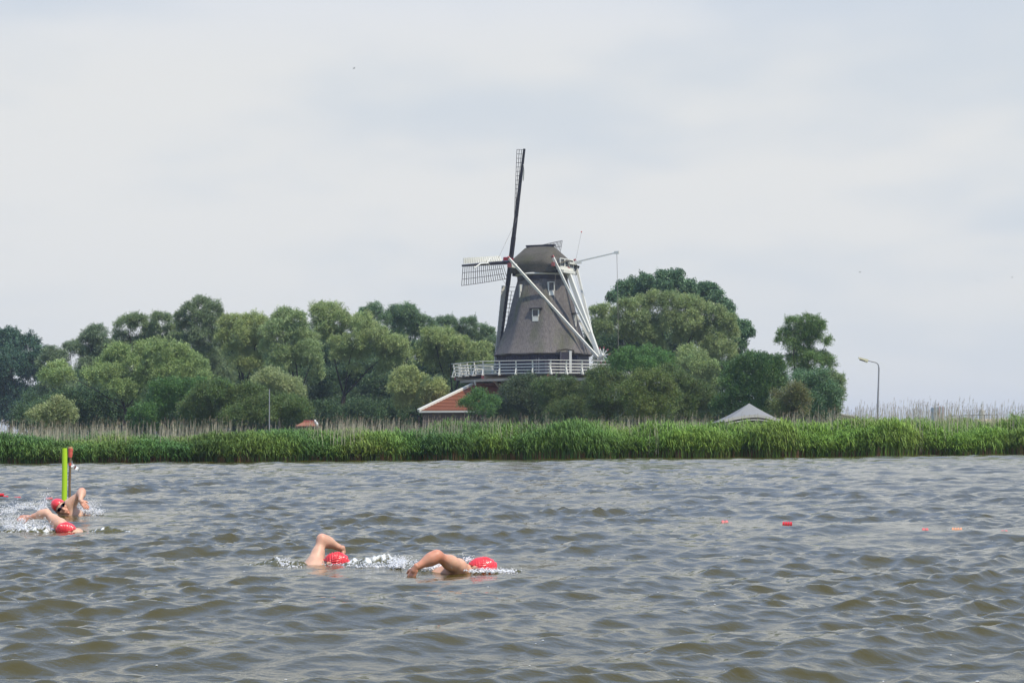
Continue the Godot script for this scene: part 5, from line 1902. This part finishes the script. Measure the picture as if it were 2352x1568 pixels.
func make_swimmers() -> void:
	blotch = noise(3.0, 3, FastNoiseLite.TYPE_SIMPLEX_SMOOTH, 91)
	var skin := mat("skin", Color.WHITE, 0.52, 0.5)
	skin.vertex_color_use_as_albedo = true
	skin.subsurf_scatter_enabled = true
	skin.subsurf_scatter_strength = 0.12
	var red := mat("red_cap", lin(0.74, 0.040, 0.045), 0.30)
	red.clearcoat_enabled = true
	red.clearcoat = 0.4
	red.clearcoat_roughness = 0.12
	var pale := Vector3(0.60, 0.355, 0.235)
	var tan_ := Vector3(0.58, 0.325, 0.205)
	var R := Vector3.RIGHT
	var U := Vector3.UP
	var T := Vector3.BACK       # towards the camera
	# foremost swimmer, going right: right arm leaves the water elbow first
	var d := 16.6
	var hc := at(1100, 1309, d)
	var sh := at(1050, 1300, d - 0.14)
	var el := at(1003, 1277, d - 0.36)
	var wr := at(955, 1303, d - 0.42)
	var tip := at(934, 1345, d - 0.40)
	var chest := at(1022, 1347, d + 0.02)
	var hips := at(880, 1376, d + 0.02)
	var body := [cap_(at(1082, 1311, d), at(1050, 1318, d), 0.060, 0.080), ell(chest, Basis(T, 0.5), Vector3(0.24, 0.125, 0.19)), cap_(at(1052, 1306, d - 0.08), at(1012, 1330, d - 0.03), 0.085, 0.10), cap_(chest, hips, 0.145, 0.135), cap_(hips + T * 0.09, at(770, 1390, d - 0.1), 0.095, 0.062), cap_(at(770, 1390, d - 0.1), at(660, 1396, d - 0.1), 0.058, 0.036), cap_(hips - T * 0.09, at(770, 1400, d + 0.1), 0.095, 0.062), cap_(at(770, 1400, d + 0.1), at(660, 1404, d + 0.1), 0.058, 0.036), cap_(sh, sh.lerp(el, 0.35), 0.064, 0.056), cap_(sh.lerp(el, 0.35), el, 0.055, 0.041), cap_(el, el.lerp(wr, 0.3), 0.045, 0.046), cap_(el.lerp(wr, 0.3), wr, 0.046, 0.028), cap_(at(1056, 1324, d + 0.2), at(1130, 1345, d + 0.25), 0.06, 0.042), cap_(at(1130, 1345, d + 0.25), at(1195, 1350, d + 0.2), 0.042, 0.028)]
	var fine := [hand(wr, tip - wr, T * 0.7 + U * 0.3 - R * 0.3, U, 0.5), hand(at(1195, 1350, d + 0.2), R, U, T, 0.3)]
	var head := head_prims(hc - R * 0.02, R * 0.985 + U * 0.10, -U * 0.96 + T * 0.24 + R * 0.1, 0.97)
	var o := swimmer("red-capped swimmer, foremost and furthest right, bent arm low over the water", Vector3(hc.x, 0, hc.z), body, fine, head, tan_, [[el, 0.16, 0.75], [wr, 0.2, 0.6]])
	put_cap(o, cap_mesh(hc - R * 0.02, R * 0.985 + U * 0.10, -U * 0.96 + T * 0.24 + R * 0.1, R, Vector3(1.1, 1.40, 0.98), 1.0), red)
	# second, going right: far arm bent high, hand behind the cap
	d = 17.6
	hc = at(766, 1297, d)
	sh = at(724, 1293, d + 0.10)
	el = at(739, 1238, d + 0.20)
	wr = at(786, 1261, d + 0.28)
	tip = at(790, 1300, d + 0.32)
	chest = at(700, 1338, d - 0.02)
	hips = at(574, 1326, d + 0.02)
	body = [cap_(at(752, 1308, d), at(724, 1312, d), 0.060, 0.080), ell(chest, Basis(T, 0.25), Vector3(0.23, 0.125, 0.19)), cap_(at(722, 1300, d + 0.07), at(698, 1328, d + 0.04), 0.090, 0.095), cap_(chest, hips - U * 0.03, 0.12, 0.10), ell(hips, Basis(), Vector3(0.11, 0.118, 0.14)), cap_(hips + T * 0.09, at(470, 1362, d - 0.1), 0.095, 0.062), cap_(at(470, 1362, d - 0.1), at(370, 1350, d - 0.1), 0.058, 0.036), cap_(hips - T * 0.09, at(470, 1366, d + 0.1), 0.095, 0.062), cap_(at(470, 1366, d + 0.1), at(370, 1366, d + 0.1), 0.058, 0.036), cap_(sh, sh.lerp(el, 0.35), 0.068, 0.053), cap_(sh.lerp(el, 0.35), el, 0.052, 0.038), cap_(el, el.lerp(wr, 0.3), 0.042, 0.043), cap_(el.lerp(wr, 0.3), wr, 0.043, 0.028), cap_(at(726, 1322, d - 0.18), at(770, 1345, d - 0.2), 0.06, 0.042), cap_(at(770, 1345, d - 0.2), at(720, 1365, d - 0.2), 0.042, 0.028)]
	fine = [hand(wr, tip - wr, R * 0.8 - T * 0.2 + U * 0.2, T, 0.4), hand(at(720, 1365, d - 0.2), -R, U, T, 0.3)]
	head = head_prims(hc - R * 0.02, R * 0.95 + U * 0.16, -U * 0.95 + T * 0.15, 0.97)
	o = swimmer("red-capped swimmer with one arm bent high, middle of the lake", Vector3(hc.x, 0, hc.z), body, fine, head, pale, [[el, 0.10, 0.35], [wr, 0.12, 0.35]])
	put_cap(o, cap_mesh(hc - R * 0.02, R * 0.95 + U * 0.16, -U * 0.95 + T * 0.15, R, Vector3(1.1, 1.27, 0.98), 1.6), red)
	# third, going left: far arm reaches out over the water
	d = 23.85
	hc = at(157, 1221, d)
	sh = at(134, 1203, d + 0.14)
	el = at(105, 1178, d + 0.27)
	wr = at(68, 1188, d + 0.30)
	tip = at(33, 1190, d + 0.33)
	chest = at(176, 1246, d + 0.06)
	hips = at(268, 1262, d + 0.1)
	body = [cap_(at(165, 1224, d), at(176, 1226, d + 0.02), 0.058, 0.075), ell(chest, Basis(T, -0.35), Vector3(0.22, 0.125, 0.19)), cap_(at(138, 1206, d + 0.13), at(174, 1235, d + 0.08), 0.080, 0.08), cap_(chest, hips, 0.14, 0.125), cap_(hips + T * 0.09, at(350, 1272, d - 0.0), 0.092, 0.06), cap_(at(350, 1272, d), at(428, 1276, d), 0.056, 0.036), cap_(hips - T * 0.09, at(350, 1276, d + 0.2), 0.092, 0.06), cap_(at(350, 1276, d + 0.2), at(428, 1278, d + 0.2), 0.056, 0.036), cap_(sh, sh.lerp(el, 0.35), 0.070, 0.056), cap_(sh.lerp(el, 0.35), el, 0.055, 0.042), cap_(el, el.lerp(wr, 0.3), 0.046, 0.046), cap_(el.lerp(wr, 0.3), wr, 0.046, 0.030), cap_(at(156, 1238, d - 0.18), at(120, 1246, d - 0.2), 0.06, 0.042), cap_(at(120, 1246, d - 0.2), at(76, 1248, d - 0.2), 0.042, 0.028)]
	fine = [hand(wr, tip - wr, U * 0.55 + T * 0.8, -U, 0.16, 0.3), hand(at(76, 1248, d - 0.2), -R, U, T, 0.3)]
	head = head_prims(hc + R * 0.015, -R * 0.97 + U * 0.16, -U * 0.95 - R * 0.16 - T * 0.2, 0.98)
	o = swimmer("red-capped swimmer stretching a flat hand leftwards, in front of the goggled one", Vector3(hc.x, 0, hc.z), body, fine, head, pale, [[tip, 0.2, 0.75], [wr, 0.14, 0.5]])
	put_cap(o, cap_mesh(hc + R * 0.015, -R * 0.97 + U * 0.16, -U * 0.95 - R * 0.16 - T * 0.2, R, Vector3(1.1, 1.32, 1.0), 1.4), red)
	# fourth, behind: face turned to us to breathe, near arm bent with hanging hand
	d = 27.5
	hc = at(140, 1166, d)
	sh = at(159, 1160, d + 0.02)
	el = at(187, 1129, d - 0.02)
	wr = at(184, 1149, d - 0.20)
	tip = at(200, 1168, d - 0.24)
	chest = at(166, 1192, d + 0.12)
	hips = at(240, 1216, d + 0.45)
	body = [cap_(at(147, 1172, d + 0.03), at(160, 1176, d + 0.06), 0.064, 0.085), ell(chest, Basis(T, -0.5), Vector3(0.22, 0.15, 0.18)), cap_(sh, at(162, 1186, d + 0.04), 0.085, 0.11), cap_(chest, hips, 0.145, 0.125), cap_(hips + R * 0.05, at(300, 1225, d + 0.7), 0.092, 0.06), cap_(at(300, 1225, d + 0.7), at(350, 1228, d + 0.95), 0.056, 0.036), cap_(hips - T * 0.12, at(290, 1228, d + 0.9), 0.092, 0.06), cap_(at(290, 1228, d + 0.9), at(340, 1234, d + 1.15), 0.056, 0.036), cap_(sh, sh.lerp(el, 0.35), 0.072, 0.057), cap_(sh.lerp(el, 0.35), el, 0.056, 0.044), cap_(el, el.lerp(wr, 0.3), 0.048, 0.048), cap_(el.lerp(wr, 0.3), wr, 0.047, 0.031), cap_(at(146, 1196, d + 0.25), at(110, 1205, d + 0.2), 0.06, 0.042), cap_(at(110, 1205, d + 0.2), at(70, 1208, d + 0.1), 0.042, 0.028)]
	fine = [hand(wr, tip - wr, R * 0.25 + U * 0.25 + T * 0.9, R * 0.6 + U, 0.25, 0.35), hand(at(70, 1208, d + 0.1), -R, U, T, 0.3)]
	var hu := -R * 0.70 + U * 0.58 + T * 0.10
	var hf := T * 0.84 + R * 0.40 - U * 0.10
	head = head_prims(hc, hu, hf, 1.14)
	var lip := hc - hu.normalized() * 0.078 * 1.14 + hf.normalized() * 0.09
	o = swimmer("red-capped swimmer in blue goggles, face to the camera, beside the lime foam tube", Vector3(hc.x, 0, hc.z), body, fine, head, pale, [[tip, 0.2, 0.7], [el, 0.10, 0.6], [lip, 0.05, 1.0], [hc - hu * 0.04 + hf * 0.1, 0.09, 0.5]])
	put_cap(o, cap_mesh(hc + hu.normalized() * 0.012, hu, hf, R, Vector3.ONE * 1.16, 0.5, 0.42), red)
	var u := hu.normalized()
	var f := (hf - u * hf.dot(u)).normalized()
	var r := f.cross(u).normalized()
	for q in [-1.0, 1.0]:
		var b := MB.new()
		b.ball(hc - o.position + u * 0.004 + f * 0.102 + r * q * 0.040, Vector3(0.034, 0.022, 0.016), 14, 9, Basis(r, u, f))
		part("goggle_lens", b, M.goggle_blue, o)
	var st := MB.new()
	var ring := []
	var rr := []
	for i in 19:
		var w := lerpf(-PI * 0.80, PI * 0.80, i / 18.0)
		ring.append(hc - o.position + u * (0.004 + 0.03 * (1.0 - cos(w)) * 0.5) + (f * cos(w) * 0.118 + r * sin(w) * 0.101))
		rr.append(0.006)
	st.tube(ring, rr, 6)
	part("goggle_strap", st, M.goggle_strap, o)
	var mo := MB.new()
	mo.ball(hc - o.position - u * 0.089 + f * 0.095, Vector3(0.020, 0.010, 0.008), 10, 7, Basis(r, u, f))
	part("mouth", mo, M.mouth_dark, o)

# ---------------------------------------------------------------- broken water round the swimmers
func drop_mesh() -> ArrayMesh:
	var b := MB.new()
	b.colored = true
	b.ball(Vector3.ZERO, Vector3(1, 1.15, 1), 8, 6)
	return b.mesh()

# jets: [px, py foot, d, spread px, height px, count, drift px]
func splash(label: String, jets: Array, sd: int) -> void:
	rng.seed = sd
	var where := []
	var tint := []
	for j in jets:
		for i in int(j[5]):
			var h := pow(rf(0, 1), 1.9)
			var x: float = j[0] + (rf(-1, 1) + rf(-1, 1)) * 0.5 * j[3] * (0.55 + 0.6 * h) + j[6] * h
			var y: float = j[1] - h * j[4] * rf(0.7, 1.15) + rf(-4, 4)
			var dd: float = j[2] + rf(-0.16, 0.16)
			var p := at(x, y, dd)
			var r := lerpf(0.0068, 0.0028, pow(h, 0.6)) * rf(0.35, 1.5)
			if rf(0, 1) < 0.04:
				r *= 1.8
			where.append(Transform3D(Basis(Vector3(rf(-1, 1), rf(-1, 1), rf(-1, 1)).normalized(), rf(0, TAU)).scaled(Vector3(r * rf(0.8, 1.3), r, r)), p))
			var g := rf(0.8, 1.0)
			tint.append(Color(g, g, g))
	var s := many("water_splash", M_drop, M.foam, where, tint)
	tag(s, label, "splash", "splashes round the swimmers", "stuff")

var M_drop: ArrayMesh

# a churned patch: steep little peaks, white where they break
func churn(label: String, px: float, py: float, d: float, wide: float, deep: float, high: float, sd: int, white: float) -> void:
	var c := at(px, py, d)
	var n1 := noise(5.0, 3, FastNoiseLite.TYPE_SIMPLEX_SMOOTH, sd)
	var n2 := noise(2.6, 2, FastNoiseLite.TYPE_SIMPLEX_SMOOTH, sd + 1)
	var n3 := noise(14.0, 3, FastNoiseLite.TYPE_SIMPLEX_SMOOTH, sd + 2)
	var nx := int(wide / 0.011)
	var nz := int(deep / 0.016)
	var b := MB.new()
	b.colored = true
	var rows := []
	var cols := []
	for j in nz + 1:
		var row := []
		for i in nx + 1:
			var x := (float(i) / nx - 0.5) * wide
			var z := (0.5 - float(j) / nz) * deep
			var q := pow(absf(x) / wide * 2.0, 2.4) + pow(absf(z) / deep * 2.0, 2.4)
			var env := clampf(1.0 - q, 0.0, 1.0)
			var rid := 1.0 - absf(n2.get_noise_2d(x, z * 1.3)) * 2.2
			var h := high * env * (0.30 + 0.62 * rid * rid + 0.55 * n1.get_noise_2d(x, z)) + n3.get_noise_2d(x, z) * 0.022 * sqrt(env)
			var base := wave(c.x + x, c.z + z, 0.2).y
			row.append(Vector3(x, maxf(h, -0.02) * env + base - 0.03 * (1.0 - env) - 0.012, z))
			var w := smoothstep(0.50, 0.85, n1.get_noise_2d(x * 1.3 + 9.0, z * 1.3) * 0.55 + n3.get_noise_2d(x * 1.4, z) * 0.6 + h / high * 0.65 * white + white * 0.28) * smoothstep(0.03, 0.3, env)
			cols.append(Color(0.085, 0.075, 0.026).lerp(Color(0.74, 0.75, 0.73), w))
		rows.append(row)
	b.sheet(rows)
	for i in cols.size():
		b.c[i] = cols[i]
	var o := part("churned_water", b, M.churn)
	o.position = Vector3(c.x, 0, c.z)
	tag(o, label, "churned water", "churned water round the swimmers", "stuff")

func make_splashes() -> void:
	M_drop = drop_mesh()
	splash("fan of white droplets thrown up left of the stretched hand", [[55, 1218, 23.9, 50, 38, 760, -14], [20, 1212, 24.0, 30, 44, 320, -12], [100, 1216, 24.0, 40, 26, 420, -8]], 801)
	splash("plume of droplets rising left of the goggled swimmer's cap", [[96, 1172, 27.4, 22, 46, 420, 8], [60, 1166, 27.6, 60, 18, 420, 0], [20, 1176, 27.4, 40, 26, 260, 0]], 802)
	splash("white burst of spray behind the hanging hand of the goggled swimmer", [[195, 1178, 27.7, 34, 34, 1000, 14], [222, 1178, 27.7, 22, 12, 300, 10]], 803)
	splash("bubbling water behind the shoulder of the swimmer with the high arm", [[648, 1301, 17.5, 22, 16, 650, 2], [672, 1306, 17.4, 24, 8, 320, 0], [776, 1304, 17.3, 40, 6, 420, 0]], 804)
	splash("white wash between the two foremost swimmers", [[860, 1306, 16.95, 90, 13, 1300, 4], [912, 1304, 16.85, 34, 26, 1100, 4], [990, 1306, 16.7, 60, 18, 900, 0]], 805)
	splash("drops clinging round the foremost red cap", [[1110, 1312, 16.45, 70, 7, 300, 0], [1160, 1313, 16.5, 50, 6, 110, 0], [1076, 1286, 16.8, 22, 12, 60, 0]], 806)
	churn("foaming water left of the stretched hand on the left", 70, 1219, 24.0, 1.0, 0.9, 0.10, 811, 0.9)
	churn("foaming water at the breast of the goggled swimmer", 190, 1183, 27.9, 0.85, 0.9, 0.10, 812, 1.0)
	churn("olive and white bow water behind the shoulder of the swimmer with the high arm", 640, 1304, 17.5, 0.75, 0.6, 0.075, 813, 0.55)
	churn("breaking green and white wash between the two foremost swimmers", 868, 1306, 17.2, 0.95, 0.8, 0.09, 814, 0.8)
	churn("churned water under the bent arm of the foremost swimmer", 985, 1311, 16.75, 0.55, 0.5, 0.085, 815, 0.85)
	churn("small breaking ripple in front of the foremost red cap", 1165, 1315, 16.6, 0.7, 0.35, 0.03, 816, 0.5)
	churn("rippled wake right of the stretched-arm swimmer", 235, 1221, 24.0, 1.0, 0.5, 0.06, 817, 0.5)
	# flecks of foam drifting on the near water
	rng.seed = 820
	var where := []
	var tint := []
	for i in 150:
		var z := -rf(7.0, 22.0)
		var x := rf(-0.30, 0.30) * -z
		var p := wave(x, z, 0.12)
		var r := rf(0.002, 0.006)
		where.append(Transform3D(Basis(Vector3.UP, rf(0, TAU)).scaled(Vector3(r * rf(1.0, 2.2), r * 0.45, r)), p + Vector3(0, 0.002, 0)))
		tint.append(Color(0.85, 0.86, 0.85))
	tag(many("foam_flecks", M_drop, M.foam, where, tint), "scattered flecks of white foam drifting on the near water", "foam", "", "stuff")

# ---------------------------------------------------------------- the scene
func _ready() -> void:
	var cam := Camera3D.new()
	cam.name = "camera"
	cam.projection = Camera3D.PROJECTION_FRUSTUM
	cam.keep_aspect = Camera3D.KEEP_HEIGHT
	cam.near = 0.1
	cam.far = 6000.0
	cam.size = 0.1 * 1568.0 / F
	cam.frustum_offset = Vector2(0, 0.1 * (HY - 784.0) / F)
	cam.transform = Transform3D(Basis(Vector3(0, 0, 1), -ROLL), Vector3(0, EYE, 0))
	add_child(cam)
	cam.current = true
	var env := Environment.new()
	env.background_mode = Environment.BG_SKY
	env.sky = Sky.new()
	env.sky.sky_material = make_sky()
	env.tonemap_mode = Environment.TONE_MAPPER_LINEAR
	env.tonemap_exposure = 1.0
	env.fog_enabled = true
	env.fog_density = 0.00022
	env.fog_light_color = Color(0.86, 0.91, 1.0)
	env.sdfgi_enabled = true
	env.ssao_enabled = true
	env.ssil_enabled = true
	var we := WorldEnvironment.new()
	we.name = "environment"
	we.environment = env
	add_child(we)
	var sun := DirectionalLight3D.new()
	sun.name = "sun"
	sun.light_energy = 1.5
	sun.light_color = Color(1.0, 0.965, 0.90)
	sun.light_angular_distance = 0.6
	sun.shadow_enabled = true
	var el := deg_to_rad(61.0)
	var az := deg_to_rad(50.0)      # from behind the camera round to the right
	var to_sun := Vector3(sin(az) * cos(el), sin(el), cos(az) * cos(el))
	add_child(sun)
	sun.basis = Basis.looking_at(-to_sun, Vector3.UP)

	# plain materials
	mat("rope", lin(0.22, 0.20, 0.17), 0.9)
	mat("dry_cane", lin(0.42, 0.33, 0.20), 0.8)
	mat("sail_lath", lin(0.040, 0.034, 0.036), 0.7)
	mat("boards_deck", lin(0.10, 0.095, 0.092), 0.8)
	mat("canvas", lin(0.21, 0.21, 0.20), 0.85)
	mat("white_old_canvas", lin(0.50, 0.48, 0.42), 0.85)
	mat("grey_steel", lin(0.30, 0.30, 0.31), 0.5, 0.5, 0.3)
	mat("lamp_cream", lin(0.72, 0.66, 0.42), 0.5)
	mat("sand_wall", lin(0.52, 0.43, 0.29), 0.9)
	mat("tower_green", lin(0.40, 0.45, 0.44), 0.9)
	mat("tower_red", lin(0.58, 0.38, 0.34), 0.9)
	mat("bird", lin(0.12, 0.12, 0.12), 0.8)
	mat("lime_foam", lin(0.42, 0.66, 0.015), 0.6)
	mat("lime_dark", lin(0.15, 0.25, 0.01), 0.8)
	grain_mat("stake_wood", [lin(0.12, 0.075, 0.04), lin(0.30, 0.21, 0.12)], [0.25, 0.8], Vector3(12, 2.5, 12), 0.05, 0.85)
	mat("stake_end", lin(0.55, 0.36, 0.16), 0.8)
	mat("red_tape", lin(0.62, 0.11, 0.075), 0.45)
	mat("white_tape", lin(0.80, 0.80, 0.78), 0.45)
	mat("float_red", lin(0.62, 0.022, 0.030), 0.35)
	mat("float_faded", lin(0.55, 0.10, 0.10), 0.45)
	mat("float_orange", lin(0.66, 0.30, 0.15), 0.45)
	mat("goggle_blue", lin(0.035, 0.045, 0.35), 0.12)
	mat("goggle_strap", lin(0.03, 0.03, 0.10), 0.5)
	mat("mouth_dark", lin(0.10, 0.02, 0.02), 0.5)
	var fo := mat("foam", Color(1, 1, 1, 0.62), 0.3, 0.4)
	fo.transparency = BaseMaterial3D.TRANSPARENCY_ALPHA
	fo.vertex_color_use_as_albedo = true
	var ch := mat("churn", Color.WHITE, 0.10, 0.38)
	ch.vertex_color_use_as_albedo = true

	# wave heights are raised a little under some of the swimmers
	plan_waves()
	for q in [[1060.0, 1312.0, 1.5], [730.0, 1297.0, 1.4], [140.0, 1222.0, 1.7], [150.0, 1193.0, 1.6]]:
		var o := on_water(q[0], q[1])
		calms.append([o.x, o.z, q[2]])
	for q in [[1104.0, 1312.0], [1000.0, 1312.0], [930.0, 1310.0], [770.0, 1297.0], [710.0, 1299.0], [600.0, 1297.0], [153.0, 1222.0], [90.0, 1222.0]]:
		# level the water where the bodies break the surface
		var o := on_water(q[0], q[1])
		humps.append([o.x, o.z, 0.30, 0.004 - wave(o.x, o.z, 0.1).y])
	for q in [[1665.0, 1199.0], [1809.0, 1205.5], [2126.0, 1216.0], [2199.0, 1215.5], [2308.0, 1223.0]]:
		var o := on_water(q[0], q[1])
		calms.append([o.x, o.z, 0.8])
	var h1 := at(160, 1180, 27.4)
	humps.append([h1.x, h1.z, 0.9, 0.075])
	var h2 := on_water(868, 1306)
	humps.append([h2.x, h2.z, 0.45, 0.05])
	make_water()
	make_land()
	make_mill()
	make_buildings()
	plan_plants()
	make_plants()
	make_reeds()
	make_markers()
	make_swimmers()
	make_splashes()
